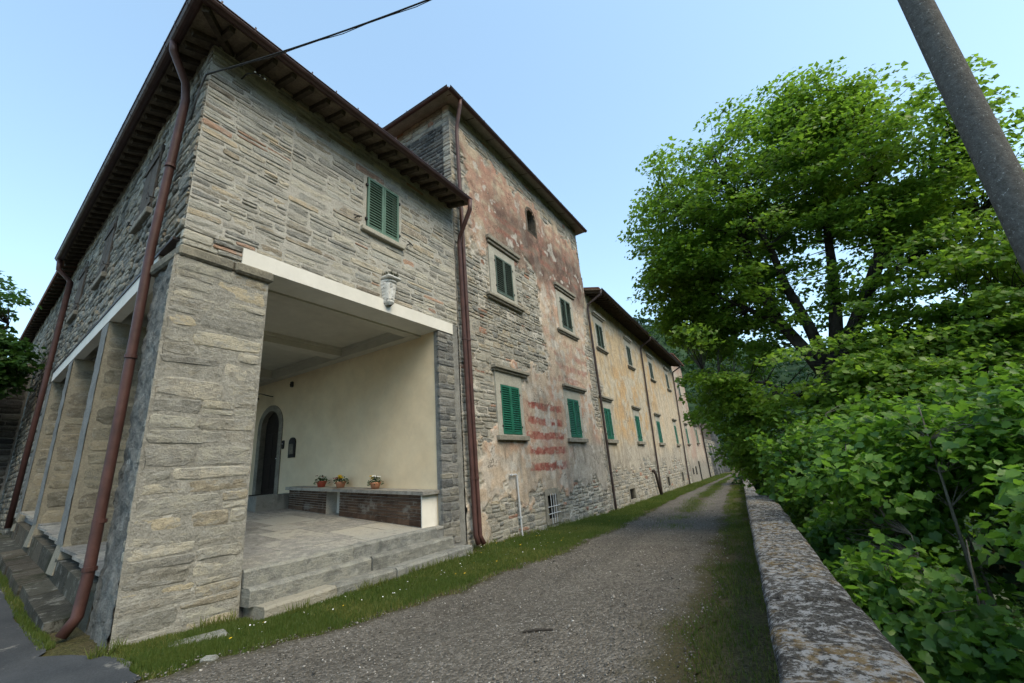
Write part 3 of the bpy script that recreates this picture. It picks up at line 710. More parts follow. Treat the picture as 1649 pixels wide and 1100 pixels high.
# eaves, roof, gutters
OV, OL = .60, .36
eave(PB, (-6.7, 2.0), (-6.7, 8.3), (1, 0), 8.99, .24, OV-.02, m_wood, m_soff, .335)
pL = LO-LU*10.9
eave(PB, (pL.x, pL.y), (LO.x+.2*LU.x, LO.y+.2*LU.y), (LN.x, LN.y), 8.99, .24*OV/OL, OL-.02, m_wood, m_soff, .31)
cn = Vector((-6.7+OV, side_y(-6.7+OV)-OL, 0))
e1 = Vector((-6.7+OV, 8.37, 0)); e2 = pL+LN*OL
ze = 8.99-.24*OV; zi = ze+.24*4.6
i0 = Vector((-6.7+OV-4.6, cn.y+4.8, 0)); i1 = Vector((-6.7+OV-4.6, 8.37, 0)); i2 = e2-LN*4.6
def quad3(ps, zs, t=.10):
    return [(p.x, p.y, z) for p, z in zip(ps, zs)], [(p.x, p.y, z+t) for p, z in zip(ps, zs)]
RF = MB()
b_, t_ = quad3([cn, e1, i1, i0], [ze, ze, zi, zi]); RF.hexa(b_, t_)
b_, t_ = quad3([e2, cn, i0, i2], [ze, ze, zi, zi]); RF.hexa(b_, t_)
RO = RF.build('roof', m_soff, PB)
TP = MB(); b_, t_ = quad3([cn, e1, i1, i0], [ze+.101, ze+.101, zi+.101, zi+.101], .07); TP.hexa(b_, t_); b_, t_ = quad3([e2, cn, i0, i2], [ze+.101, ze+.101, zi+.101, zi+.101], .07); TP.hexa(b_, t_)
TP.build('roof_tiles', m_roof, RO)
MB().tube([(cn.x-.02, cn.y+.05, ze-.05), (i0.x, i0.y, zi-.1)], .07, 4).build('hip_rafter', m_wood, PB)
go = .075
half_gutter(PB, (cn.x+go, cn.y-go, ze+.06), (e1.x+go, 8.28, ze+.05), .09, m_copper, (1, 0, 0), 13)
half_gutter(PB, (cn.x+go-.02, cn.y-go, ze+.06), (e2.x+LN.x*go, e2.y+LN.y*go, ze+.03), .09, m_copper, LN, 22)
# downpipes
def L3(u, v, w): return tuple(FL @ Vector((u, v, w)))
downpipe(PB, [L3(-.40, ze, .435), L3(-.40, 8.66, .42), L3(-.60, 8.34, .16), L3(-.66, 8.05, .11), L3(-1.02, 5.4, .13), L3(-1.0, 3.0, .13), L3(-.92, .75, .16), L3(-.90, .34, .19), L3(-.90, .16, .30)], .062, m_pipe, [L3(-1.0, 3.6, .13), L3(-.95, 1.4, .14), L3(-.925, .85, .155), L3(-.82, 6.8, .12)])
downpipe(PB, [L3(-10.75, ze, .43), L3(-10.75, 8.5, .40), L3(-10.8, 8.2, .10), L3(-10.95, 5.0, .10), L3(-11.1, 1.2, .12)], .065, m_pipe, [L3(-10.93, 5.5, .10)])
downpipe(PB, [(-5.96, 8.2, ze), (-5.98, 8.2, 8.55), (-6.5, 8.38, 8.0), (-6.56, 8.40, 7.8), (-6.56, 8.46, 3.0), (-6.56, 8.50, .25), (-6.50, 8.52, .05)], .058, m_pipe, [(-6.56, 8.43, 5.0), (-6.56, 8.48, 1.5)])
# neighbour house continuing behind, left of the portico
NB = thing('rear_side_house', 'far left stone house continuing the side wall past the second downpipe', 'house', (-24, 4, 1))
WN = core('side_wall', NB, FL, [(-26, -10.87, -.2, 9.2)], m_mortar, .5, -.04)
masonry(WN, FL, lay(-20, -10.9, .8, 9.0, (.12, .26), (.25, .6), .02, (), 61), m_side, prot=(-.03, -.0), limit=60, seed=62, tilt=4)
eave(NB, tuple((LO-LU*26).xy), tuple((LO-LU*10.9).xy), tuple(LN.xy), 8.99, .3, .3, m_wood, m_soff, .4)
a_, b2 = LO-LU*26+LN*.34, LO-LU*10.95+LN*.34; c2, d2 = b2-LN*4, a_-LN*4
b_, t_ = quad3([a_, b2, c2, d2], [8.87, 8.87, 9.9, 9.9], .22); MB().hexa(b_, t_).build('roof', m_roof, NB)
MB().box(-13.1, -12.8, 5.45, 5.75, -.03, .03).box(-13.06, -12.84, 5.0, 5.5, .0, .04).build('wall_vent', m_void, NB, FL)
SH = thing('courtyard_stone_wall', 'dark coursed stone wall at the far left under the tree', 'wall', (-23, 1, 1))
FS = frame((-22.6, 0, 0), (0, 1, 0))
CW = core('wall_core', SH, FS, [(-9, 3.55, 0, 6.55)], m_mortarD, .5)
masonry(CW, FS, lay(-4, 3.5, 1.2, 6.5, (.14, .30), (.35, .9), .03, (), 71), m_dark, prot=(0, .03), limit=120, seed=72)
MB().box(-9, 3.6, 6.55, 6.68, -.6, .08, bev=.02).build('coping', m_cap, SH, FS)

# ================================================================== tower house
TB = thing('tower_house', 'tall tower house with peeling pink plaster and faded red stripes', 'house', (-10, 13, -.2))
TY0, TY1, TZ = 8.38, 17.98, 12.85
WIN = [dict(sh=(10.33, 11.36, 6.98, 8.31), fr=(10.02, 11.56, 6.78, 8.55), li=(9.90, 11.85, 8.60, 8.84), si=(9.76, 11.86, 6.66, 6.82), m=0),
       dict(sh=(15.02, 16.0, 6.98, 8.31), fr=(14.72, 16.25, 6.78, 8.55), li=(14.6, 16.55, 8.60, 8.84), si=(14.45, 16.4, 6.66, 6.82), m=0),
       dict(sh=(10.14, 11.16, 2.60, 4.03), fr=(9.90, 11.34, 2.55, 4.42), li=(9.78, 11.72, 4.40, 4.57), si=(9.78, 11.42, 2.43, 2.57), m=1),
       dict(sh=(14.62, 15.63, 2.60, 4.05), fr=(14.36, 15.85, 2.55, 4.42), li=(14.32, 16.4, 4.40, 4.57), si=(14.27, 15.95, 2.43, 2.57), m=1)]
NI = (12.84, 13.52, 10.40, 11.15, 11.6)     # niche u0,u1,v0,spring,top
GR = (12.36, 13.0, .08, .78)
def bx(u, v, u0, u1, v0, v1): return np.minimum(np.minimum(u-u0, u1-u), np.minimum(v-v0, v1-v))
def tower_mask(u, v):
    n = (fbm(u*1.1, v*1.1, 31, 5)-.5)*2.6+(fbm(u*4, v*4, 37, 4)-.5)*1.5
    f = np.maximum(bx(u, v, 9.0, 17.7, 8.75, 11.55), bx(u, v, 13.2, 17.2, 4.0, 9.2))
    f = np.maximum(f, bx(u, v, 8.9, 17.6, 1.0, 2.6)); f = np.maximum(f, bx(u, v, 11.3, 17.2, 1.1, 4.6))
    f = np.maximum(f, bx(u, v, 8.3, 9.4, -1, 3.0)-.4)
    f = np.maximum(f, bx(u, v, 9.2, 12.8, 8.3, 9.2))
    f = f-np.clip(bx(u, v, 12.2, 13.6, 3.9, 6.6), 0, .5)*.8
    return f+n*.62+.12
def tower_col(u, v, Z):
    n1 = fbm(u*.8, v*.8, 41, 5); n2 = fbm(u*2.7, v*2.7, 47, 5); n3 = fbm(u*6, v*1.3, 53, 4)
    c = lambda *q: np.array(q)[None, None, :]
    mix = lambda a, b, t: a+(b-a)*np.clip(t, 0, 1)[..., None]
    pl = mix(c(.56, .46, .36), c(.54, .37, .275), sst(.42, .66, n1)); pl = mix(pl, c(.58, .52, .45), sst(.5, .66, n2))
    up = sst(8.3, 9.0, v); pl = mix(pl, mix(c(.43, .275, .21), c(.50, .41, .31), sst(.38, .60, n2)), up)
    # large dirty patch under the eave at the right of the upper storey
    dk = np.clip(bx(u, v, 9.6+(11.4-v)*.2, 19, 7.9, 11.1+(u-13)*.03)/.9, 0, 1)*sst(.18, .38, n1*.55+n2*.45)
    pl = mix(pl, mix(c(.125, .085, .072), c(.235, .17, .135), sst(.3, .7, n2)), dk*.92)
    # faded painted bands
    st = np.zeros_like(u)
    for z in (1.66, 2.15, 2.62, 3.08, 3.56): st = np.maximum(st, sst(.13, .10, np.abs(v-z+(n3-.5)*.10+(n2-.5)*.08))*sst(11.4, 11.55, u+(n2-.5)*.5)*sst(14.15, 13.95, u+(n3-.5)*.6)*sst(.30, .55, n2*.6+n3*.4+.08))
    for z in (4.75, 5.25, 5.75, 6.25, 9.4, 9.9, 10.4, 10.9, 11.35):
        st = np.maximum(st, .55*sst(.16, .08, np.abs(v-z+(n3-.5)*.08))*(sst(13.3, 14, u) if z < 7 else .8)*sst(.40, .56, n2))
    pl = mix(pl, mix(c(.31, .075, .058), c(.45, .19, .145), sst(.3, .75, fbm(u*7, v*7, 59))), st*.95*sst(.18, .46, fbm(u*5, v*9, 63, 3)))
    pl = mix(pl, c(.46, .24, .19), .4*sst(.62, .72, fbm(u*1.7, v*1.7, 61))*(v > 1.4))
    # grey whitewashed lower right
    pl = mix(pl, mix(c(.47, .43, .37), c(.40, .37, .33), n2), sst(14.0, 15.0, u+(n1-.5)*2)*sst(2.7, 2.2, v))
    # streaks below the sills
    for w in WIN[2:]: pl = mix(pl, c(.20, .17, .14), .6*sst(.42, .62, n3)*np.clip(bx(u, v, w['si'][0]+.1, w['si'][1]-.1, 1.5, 2.5)/.25, 0, 1))
    mo = mix(c(.36, .34, .29), c(.48, .455, .40), n2); mo = mix(mo, c(.60, .57, .51), sst(.54, .64, fbm(u*1.9, v*1.9, 67))); pl = mix(pl, c(.60, .57, .52), .8*sst(.66, .70, fbm(u*2.3, v*2.3, 68)))
    m = sst(-.015, .015, tower_mask(u, v))
    out = mix(mo, pl, m)
    out = mix(out, c(.25, .23, .20), .42*sst(.52, .68, fbm(u*3.1, v*.9, 69, 5)))
    return mix(out, c(.22, .22, .19), .5*sst(16.9, 17.8, u)*sst(.35, .6, n2))
thol = [w['sh'] for w in WIN]+[(NI[0], NI[1], NI[2], NI[3]+.02), (NI[0]+.06, NI[1]-.06, NI[3], NI[3]+.18), (NI[0]+.15, NI[1]-.15, NI[3]+.1, NI[3]+.30), GR]
TW = relief('front_wall', TB, FF, TY0, TY1, -.7, TZ, .036, m_wallT, .012, 5, lambda u, v: -.014+.040*sst(-.02, .02, tower_mask(u, v)), 71, tower_col, thol)
st = lay(TY0+.01, TY1, -.55, TZ, (.08, .24), (.16, .52), .022, [w['fr'] for w in WIN]+[(NI[0]-.1, NI[1]+.1, NI[2], NI[4]), (12.2, 13.1, -.1, .98)], 81)
mk = tower_mask(np.array([s[0] for s in st]), np.array([s[1] for s in st]))
masonry(TW, FF, [s for s, k in zip(st, mk) if k < -.05 or (k < .04 and s[2] < .25)], m_tower, .08, (-.014, .014), 300, 82, 3)
for w in WIN:
    surround(TB, FF, w['fr'], w['sh'], m_trimp, .034)
    shutters(TB, FF, *(w['sh'][0]+.01, w['sh'][1]-.01, w['sh'][2]+.01, w['sh'][3]-.01), (m_shD, m_shG)[w['m']], .002, 19 if w['m'] else 16, True, False, 38)
    reveal(TB, FF, *w['sh'], m_trimp, .17, .0)
    ledge('window_lintel', TB, FF, *w['li'], .16 if w['m'] else .15, m_sill)
    ledge('window_sill', TB, FF, *w['si'], .14, m_sill, not w['m'])
# niche
mb = MB(); u0, u1, v0, vs_, vt = NI; cx = (u0+u1)/2; rr = (u1-u0)/2
prof = [(u0, v0)]+[(cx-rr*math.cos(math.pi*k/10), vs_+.36*math.sin(math.pi*k/10)) for k in range(11)]+[(u1, v0)]
n = len(prof); vs = [(a, b, .048) for a, b in prof]+[(a, b, -.45) for a, b in prof]
o_ = [(u0-.1, v0-.08)]+[(cx-(rr+.1)*math.cos(math.pi*k/10), vs_+.46*math.sin(math.pi*k/10)) for k in range(11)]+[(u1+.1, v0-.08)]
vs += [(a, b, .020) for a, b in o_]
fs = [[k, n+k, n+(k+1) % n, (k+1) % n] for k in range(n)]+[[n+k for k in range(n)]]+[[2*n+k, k, (k+1) % n, 2*n+(k+1) % n] for k in range(n)]
MB().add(vs, fs).build('arched_niche', m_nich, TB, FF)
# cellar window
surround(TB, FF, (12.2, 13.14, -.05, .98), GR, m_sill, .03)
MB().add([(GR[0], GR[2], -.16), (GR[1], GR[2], -.16), (GR[1], GR[3], -.16), (GR[0], GR[3], -.16)], [[0, 1, 2, 3]]).build('opening_back', m_void, TB, FF)
gr = MB()
for k in range(3): gr.tube([(GR[0]+.16*(k+1), GR[2]-.12, .05), (GR[0]+.16*(k+1), GR[3]+.05, .05)], .011, 6)
gr.tube([(GR[0]-.08, .45, .06), (GR[1]+.08, .45, .06)], .012, 6).tube([(GR[0]-.08, .25, .06), (GR[1]+.08, .25, .06)], .012, 6)
gr.build('iron_grate', m_galv, TB, FF)
# side wall above the portico roof, other walls
FT = frame((0, TY0, 0), (1, 0, 0))
WT = core('side_wall', TB, FT, [(-16, -6.715, 5.4, TZ)], m_mortarD, .4, -.02)
masonry(WT, FT, lay(-11, -7.0, 8.6, 12.2, (.10, .17), (.16, .4), .02, (), 91), m_dark, .08, (0, .015), 0, 92)
masonry(WT, FT, lay(-11, -7.0, 12.2, TZ, (.10, .2), (.2, .5), .018, (), 93)+lay(-7.0, -6.72, 8.6, TZ, (.12, .25), (.26, .3), .016, (), 94), m_tower, .08, (0, .015), 60, 95)
MB().box(-16, -7.05, TY0+.4, TY1-.01, -.5, TZ-.05).build('inner_mass', m_mortarD, TB)
to = .38; ez = 12.84-.28*to
tc = [Vector((-6.7+to, TY0-.46, 0)), Vector((-6.7+to, TY1+.32, 0)), Vector((-16.5, TY1+.32, 0)), Vector((-16.5, TY0-.46, 0))]
ti = [Vector((-6.7-4.2, TY0+4.2, 0)), Vector((-6.7-4.2, TY1-4.0, 0)), Vector((-12.3, TY1-4.0, 0)), Vector((-12.3, TY0+4.2, 0))]
RF = MB(); RT = MB()
for k in range(4):
    k2 = (k+1) % 4; zz = (ez, ez, ez+.28*4.7, ez+.28*4.7)
    b_, t_ = quad3([tc[k], tc[k2], ti[k2], ti[k]], zz, .05); RF.hexa(b_, t_)
    b_, t_ = quad3([tc[k], tc[k2], ti[k2], ti[k]], [z+.051 for z in zz], .09); RT.hexa(b_, t_)
RO = RF.build('roof', m_soffT, TB); RT.build('roof_tiles', m_roof, RO)
for k in range(9):   # boards of the soffit
    y = TY0-.3+k*1.15
    MB().hexa([(-6.9, y, 12.885), (-6.9, y+.02, 12.885), (-6.36, y+.02, 12.735), (-6.36, y, 12.735)], [(-6.9, y, 12.91), (-6.9, y+.02, 12.91), (-6.36, y+.02, 12.755), (-6.36, y, 12.755)]).build('soffit_batten', m_wood, TB)
half_gutter(TB, (tc[0].x+.05, tc[0].y-.05, ez+.05), (tc[1].x+.05, tc[1].y, ez+.04), .075, m_copper, (1, 0, 0), 9)
half_gutter(TB, (tc[0].x+.05, tc[0].y-.05, ez+.05), (-13, tc[0].y-.05, ez+.05), .075, m_copper, (0, -1, 0), 6)
downpipe(TB, [(-6.27, 8.42, ez), (-6.29, 8.42, ez-.2), (-6.52, 8.52, ez-.75), (-6.56, 8.54, ez-1.0), (-6.56, 8.62, 3), (-6.56, 8.66, .22), (-6.48, 8.70, .03)], .058, m_pipe, [(-6.56, 8.57, 9.5), (-6.56, 8.6, 5), (-6.56, 8.63, 1.5)])
# white standpipe on the wall
wp = thing('standpipe', 'thin pale metal standpipe bent at its top on the pink wall', 'pipe', (-6.6, 10.6, -.1))
MB().tube([(-6.62, 10.24, 1.50), (-6.62, 10.55, 1.50), (-6.62, 10.58, 1.47), (-6.62, 10.64, -.2)], .022, 8).build('pipe', m_galv, wp)
MB().tube([(-6.62, 10.24, 1.50), (-6.55, 10.24, 1.50)], .028, 8).build('outlet', m_galv, wp)
MB().box(-6.68, -6.59, 10.59, 10.67, .35, .40).build('clamp', m_galv, wp)

# ================================================================== yellow building
YB = thing('ochre_house', 'long two storey ochre plaster house with green shutters beyond the pink tower', 'house', (-9, 28, -.4))
YK = -.036; YU = Vector((YK, 1, 0)).normalized()
FY = frame((-6.76, 18.0, 0), YU); FYl = 21.7     # u along the wall from the tower
YW = []
for i, (a, b) in enumerate(((1.15, 2.1), (6.5, 7.3), (12.1, 13.0), (17.9, 18.7))): YW.append((a, b, 7.0, 8.25, 0))
for i, (a, b) in enumerate(((.62, 1.55), (5.9, 6.78), (11.3, 12.25), (17.5, 18.2))): YW.append((a, b, 2.62, 4.02, 1))
YG = [(2.85, 3.75, -.15, .34), (9.3, 9.75, -.15, .40), (11.75, 12.4, -.12, .44), (17.2, 17.8, -.15, .5)]
def yel_mask(u, v):
    n = (fbm(u*.8, v*.8, 131, 5)-.5)*2.8+(fbm(u*3, v*3, 137, 4)-.5)*.8
    f = np.minimum(v-1.35, 3.)
    f = np.minimum(f, np.maximum(u-.55, 3.2-v*0-10*(v < 6.8)*(v > 4.4)*(u < 1.6)))
    return f+n*.8
def yel_col(u, v, Z):
    n1 = fbm(u*.5, v*.5, 141, 5); n2 = fbm(u*2, v*2, 147, 5); n3 = fbm(u*5, v*.8, 153, 4)
    c = lambda *q: np.array(q)[None, None, :]
    mix = lambda a, b, t: a+(b-a)*np.clip(t, 0, 1)[..., None]
    pl = mix(c(.55, .385, .215), c(.55, .44, .29), sst(.38, .62, n1)); pl = mix(pl, c(.54, .485, .385), sst(.46, .62, n2*.7+.3*fbm(u*.9, v*.4, 159)))
    pl = mix(pl, c(.60, .52, .40), .8*sst(9, 14, u+(n1-.5)*8)*sst(6.8, 5.5, v+(n2-.5)*2))
    pl = mix(pl, c(.47, .43, .36), sst(2.9, 2.0, v+(n1-.5)*2.4)); pl = mix(pl, c(.30, .26, .21), .5*sst(.54, .70, n3))
    mo = mix(c(.33, .31, .265), c(.46, .43, .37), n2)
    return mix(mo, pl, sst(-.03, .05, yel_mask(u, v)))
YWL = relief('front_wall', YB, FY, 0, FYl, -1.1, 9.7, .065, m_wallY, .012, 4, lambda u, v: -.01+.03*sst(-.04, .06, yel_mask(u, v)), 171, yel_col, [w[:4] for w in YW]+YG)
st = lay(.02, FYl, -.8, 9.6, (.10, .26), (.2, .55), .025, [(a-.2, b+.2, c_-.2, d_+.3) for a, b, c_, d_, k in YW]+YG, 181)
mk = yel_mask(np.array([s[0] for s in st]), np.array([s[1] for s in st]))
masonry(YWL, FY, [s for s, k in zip(st, mk) if k < -.04], m_tower, .08, (-.012, .016), 200, 182, 4)
for (a, b, c_, d_, k) in YW:
    surround(YB, FY, (a-.22, b+.22, c_-.02, d_+.34), (a, b, c_, d_), m_trimp, .032)
    shutters(YB, FY, a+.01, b-.01, c_+.01, d_-.01, m_shG if k else m_shD, .004, 20, a < 3, False, 38)
    reveal(YB, FY, a, b, c_, d_, m_trimp, .17, 0)
    ledge('window_lintel', YB, FY, a-.36, b+.36, d_+.34, d_+.52, .17, m_sill if k else m_sillL); ledge('window_sill', YB, FY, a-.32, b+.32, c_-.18, c_-.02, .15, m_sill, not k)
for (a, b, c_, d_) in YG:
    surround(YB, FY, (a-.15, b+.15, c_-.12, d_+.15), (a, b, c_, d_), m_sill, .026)
    MB().add([(a, c_, -.16), (b, c_, -.16), (b, d_, -.16), (a, d_, -.16)], [[0, 1, 2, 3]]).build('opening_back', m_void, YB, FY)
    g_ = MB()
    for q in range(3): g_.tube([(a+(b-a)*(q+1)/4, c_, -.02), (a+(b-a)*(q+1)/4, d_, -.02)], .014, 5)
    g_.build('iron_grate', m_iron, YB, FY)
def Y3(u, v, w): return tuple(FY @ Vector((u, v, w)))
yn = FY.to_3x3() @ Vector((0, 0, 1)); A_ = Vector(Y3(.05, 0, 0)); B_ = Vector(Y3(FYl, 0, 0))
eave(YB, A_.xy, B_.xy, yn.xy, 9.62, .26, .78, m_wood, m_soff, .32, .10, .12)
ye = 9.62-.26*.8
a_, b2 = A_+yn*.8, B_+yn*.8; c2, d2 = B_-yn*5, A_-yn*5
b_, t_ = quad3([a_, b2, c2, d2], [ye, ye, ye+.26*5.8, ye+.26*5.8], .05); RO = MB().hexa(b_, t_).build('roof', m_soff, YB)
b_, t_ = quad3([a_, b2, c2, d2], [z+.051 for z in (ye, ye, ye+.26*5.8, ye+.26*5.8)], .1); MB().hexa(b_, t_).build('roof_tiles', m_roof, RO)
MB().box(.3, FYl, -1, 9.5, -6, -.2).build('inner_mass', m_mortarD, YB, FY)
half_gutter(YB, a_+yn*.06+Vector((0, 0, ye+.06)), b2+yn*.06+Vector((0, 0, ye+.05)), .075, m_pipeD, yn, 20)
for u, ut in ((.12, .12), (9.0, 10.0), (19.3, 21.2)):
    downpipe(YB, [Y3(ut, ye, .86), Y3(ut, ye-.2, .82), Y3(ut-.03, ye-.55, .16), Y3(ut-.04, ye-.8, .12), Y3((ut+u)/2, 4.6, .12), Y3(u, .2, .12), Y3(u, -.75, .12)], .055, m_pipeD, [Y3((ut+u)/2, 4.6, .12), Y3(u+(ut-u)*.15, 1.2, .12)])
downpipe(YB, [Y3(7.95, .95, 0), Y3(7.95, .98, .12), Y3(8.1, .75, .16), Y3(8.7, -.75, .16)], .07, m_pipeD, (), 'drain_hose')

# ---- pink grey house beyond
RB = thing('pink_grey_house', 'worn pink grey house with a taller gable past the third downpipe', 'house', (-9, 43, -.6))
FR = frame(Y3(FYl+.02, 0, .02), Vector((-.05, 1, 0)))
def rb_col(u, v, Z):
    n1 = fbm(u*.6, v*.6, 241, 5); n2 = fbm(u*2, v*2, 247, 5); c = lambda *q: np.array(q)[None, None, :]
    mix = lambda a, b, t: a+(b-a)*np.clip(t, 0, 1)[..., None]
    pl = mix(c(.46, .34, .28), c(.52, .46, .38), sst(.35, .65, n1)); return mix(pl, c(.33, .31, .27), sst(1.8, .6, v+(n2-.5)*2))
rw_ = [(1.6, 2.5, 6.9, 8.2, 0), (1.1, 1.95, 2.7, 4.0, 1), (8.2, 9.0, 2.9, 4.2, 1)]
relief('front_wall', RB, FR, 0, 6.4, -1.3, 10.6, .1, m_wallY, .02, 4, None, 271, rb_col, [w[:4] for w in rw_])
relief('annex_wall', RB, FR, 6.4, 13.5, -1.3, 5.2, .1, m_wallY, .02, 4, lambda u, v: -.06, 272, rb_col, [w[:4] for w in rw_])
MB().box(0, 6.3, -1, 10.6, -6, -.25).box(6.3, 13.4, -1, 5.1, -6, -.35).build('inner_mass', m_mortarD, RB, FR)
for (a, b, c_, d_, k) in rw_:
    surround(RB, FR, (a-.2, b+.2, c_-.02, d_+.3), (a, b, c_, d_), m_trimp, .04); shutters(RB, FR, a, b, c_, d_, m_shG if k else m_shD, .0, 16, False, False)
    ledge('window_lintel', RB, FR, a-.3, b+.3, d_+.3, d_+.5, .2, m_sill); ledge('window_sill', RB, FR, a-.3, b+.3, c_-.18, c_-.02, .15, m_sill)
for (a, b, c_, d_) in ((2.9, 3.5, 0, .7), (5.6, 6.3, -1, 1.1), (1.0, 1.5, .1, .6)): MB().box(a, b, c_, d_, -.1, .035).build('cellar_opening', m_void, RB, FR)
MB().hexa([(.1, 10.6, .35), (6.7, 10.6, .35), (6.7, 12.0, -5), (.1, 12.0, -5)], [(.1, 10.72, .35), (6.7, 10.72, .35), (6.7, 12.12, -5), (.1, 12.12, -5)]).build('roof', m_roof, RB, FR)
MB().hexa([(6.45, 5.2, .6), (13.8, 5.2, .6), (13.8, 6.7, -5), (6.45, 6.7, -5)], [(6.45, 5.33, .6), (13.8, 5.33, .6), (13.8, 6.85, -5), (6.45, 6.85, -5)]).build('annex_roof', m_roof, RB, FR)
RP = lambda u, v, w: tuple(FR @ Vector((u, v, w)))
downpipe(RB, [RP(12.9, 5.2, .6), RP(12.9, 4.8, .15), RP(12.7, -.9, .12)], .06, m_pipeD)
# end garden wall of stone
EW = thing('garden_retaining_wall', 'mossy stone retaining wall at the far end of the lane', 'wall', (-8.8, 62, -.8))
FE = frame(RP(13.6, 0, .1), Vector((-.075, 1, 0)))
EC = core('wall_core', EW, FE, [(0, 20, -1.5, 3.4)], m_mortarD, .6)
masonry(EC, FE, lay(0, 20, -1.2, 3.4, (.22, .45), (.4, 1.0), .04, (), 291), m_side, prot=(0, .04), limit=60, seed=292, tilt=3)
for u in (5, 10, 15): MB().hexa([(u, -1.4, .6), (u+.8, -1.4, .6), (u+.8, -1.4, 0), (u, -1.4, 0)], [(u, 3.0, .1), (u+.8, 3.0, .1), (u+.8, 3.0, -.05), (u, 3.0, -.05)]).build('buttress', m_grey, EW, FE)
MB().box(.5, 17, 3.42, 6.3, -3, -.3).build('shed_wall', m_plank, EW, FE)
MB().hexa([(17, -1.4, 1.6), (18.2, -1.4, 1.6), (18.2, -1.4, -.3), (17, -1.4, -.3)], [(17, 6.3, .1), (18, 6.3, .1), (18, 6.3, -.3), (17, 6.3, -.3)]).build('end_buttress', m_grey, EW, FE)

# ================================================================== things in the portico
BN = thing('bench', 'long built-in bench with grey stone top and brown brick front', 'bench', (-9.4, 7.35, .85))
def bz(x): return 1.33+.066*(-6.86-x)        # bench top
def bf(x): return .665+.0985*(-6.9-x)        # its foot
yf = 7.13
mb = MB()
def slab(mb, x0, x1, y0, y1, za, zb):
    return mb.hexa([(x0, y0, za(x0)), (x1, y0, za(x1)), (x1, y1, za(x1)), (x0, y1, za(x0))], [(x0, y0, zb(x0)), (x1, y0, zb(x1)), (x1, y1, zb(x1)), (x0, y1, zb(x0))])
for (x0, x1) in ((-11.93, -9.9), (-9.895, -8.1), (-8.095, -6.80)): slab(MB(), x0, x1, 7.05, 7.598, lambda x: bz(x)-.075, bz).build('bench_top', m_slab, BN)
slab(MB(), -11.86, -10.22, yf+.01, 7.597, lambda x: bf(x)-.3, lambda x: bz(x)-.077).build('plinth', m_mortar, BN)
slab(MB(), -9.68, -6.92, yf+.01, 7.597, lambda x: bf(x)-.3, lambda x: bz(x)-.077).build('plinth', m_mortar, BN)
slab(MB(), -6.919, -6.90, yf-.012, 7.597, lambda x: bf(x)-.3, lambda x: bz(x)-.077).build('end_face', m_white, BN)
slab(MB(), -10.22, -9.68, 7.45, 7.596, lambda x: bf(x)-.3, lambda x: bz(x)-.077).build('niche_back', m_white, BN)
for (x0, x1, n) in ((-11.86, -10.22, 5), (-9.68, -6.95, 8)):
    for row in range(8):
        t0, t1 = row/8, (row+1)/8
        for k in range(n):
            a, b = x0+(x1-x0)*k/n+.003, x0+(x1-x0)*(k+1)/n-.003
            za = lambda x: bf(x)-.06*(t0 == 0)+(bz(x)-.08-bf(x))*t0+.005
            zb = lambda x: bf(x)+(bz(x)-.08-bf(x))*t1-.005
            slab(MB(), a, b, yf-.006, yf+.02, za, zb).build('brick', m_brick, BN)
def flowerpot(x, label, mp, fl, dy=7.34):
    z = bz(x); P = thing('flower_pot', label, 'flower pot', (x, dy, z), 'potted flowers on the bench')
    MB().lathe([(.085, 0), (.115, .09), (.13, .125), (.135, .15), (.115, .15), (.11, .12)], 16, (x, dy, z)).build('pot', mp, P, None, True)
    MB().lathe([(.02, .125), (.112, .13)], 12, (x, dy, z)).build('soil', m_soil, P)
    r = random.Random(int(x*-100)); lv = MB()
    for k in range(110):
        a = r.uniform(0, 6.28); rr = r.uniform(.02, .19); h = r.uniform(.13, .30)*(1-.4*(rr/.19)**2)
        c = Vector((x+math.cos(a)*rr, dy+math.sin(a)*rr, z+h)); M = Matrix.Translation(c) @ Euler((r.uniform(-.9, .9), r.uniform(-.9, .9), a)).to_matrix().to_4x4()
        s = r.uniform(.025, .045)
        lv.add([M @ Vector(q) for q in ((-s, 0, 0), (0, -s*.5, .008), (s, 0, -.01), (0, s*.5, .008))], [[0, 1, 2, 3]])
    for k in range(8):
        a = r.uniform(0, 6.28); lv.tube([(x, dy, z+.12), (x+math.cos(a)*.08, dy+math.sin(a)*.08, z+.22)], .004, 4)
    lv.build('foliage', m_green, P)
    for (m, n, ox) in fl:
        for k in range(n):
            c = Vector((x+ox+r.uniform(-.07, .07), dy-.03+r.uniform(-.09, .06), z+r.uniform(.23, .31))); f = MB()
            for q in range(6):
                a = q*1.047; f.add([c, c+Vector((math.cos(a-.5)*.035, math.sin(a-.5)*.035, .012)), c+Vector((math.cos(a)*.05, math.sin(a)*.05, -.012)), c+Vector((math.cos(a+.5)*.035, math.sin(a+.5)*.035, .012))], [[0, 1, 2, 3]])
            f.build('flower', m, P)
flowerpot(-10.75, 'red pot with plain dark leaves, leftmost of three on the bench', m_terraR, [(m_red, 2, 0)])
flowerpot(-9.95, 'terracotta pot of dark red and yellow flowers, middle of three on bench', m_terra, [(m_red, 7, -.08), (m_yel, 9, .07)])
flowerpot(-8.63, 'terracotta pot of yellow and white flowers, nearest of three on bench', m_terra, [(m_yel, 6, -.08), (m_wht, 6, .05)])
LT = thing('wall_lantern', 'dark iron lantern on a bracket above the arched door', 'lantern', (-14.3, 7.6, 4.35))
MB().tube([(-13.95, 7.6, 4.55), (-13.95, 7.52, 4.55), (-13.95, 7.2, 4.60), (-14.1, 7.05, 4.58)], .018, 6).build('bracket', m_iron, LT)
MB().lathe([(.03, .12), (.17, .02), (.18, 0), (.10, -.16), (.04, -.2)], 10, (-14.1, 7.05, 4.45)).build('shade', m_iron, LT)
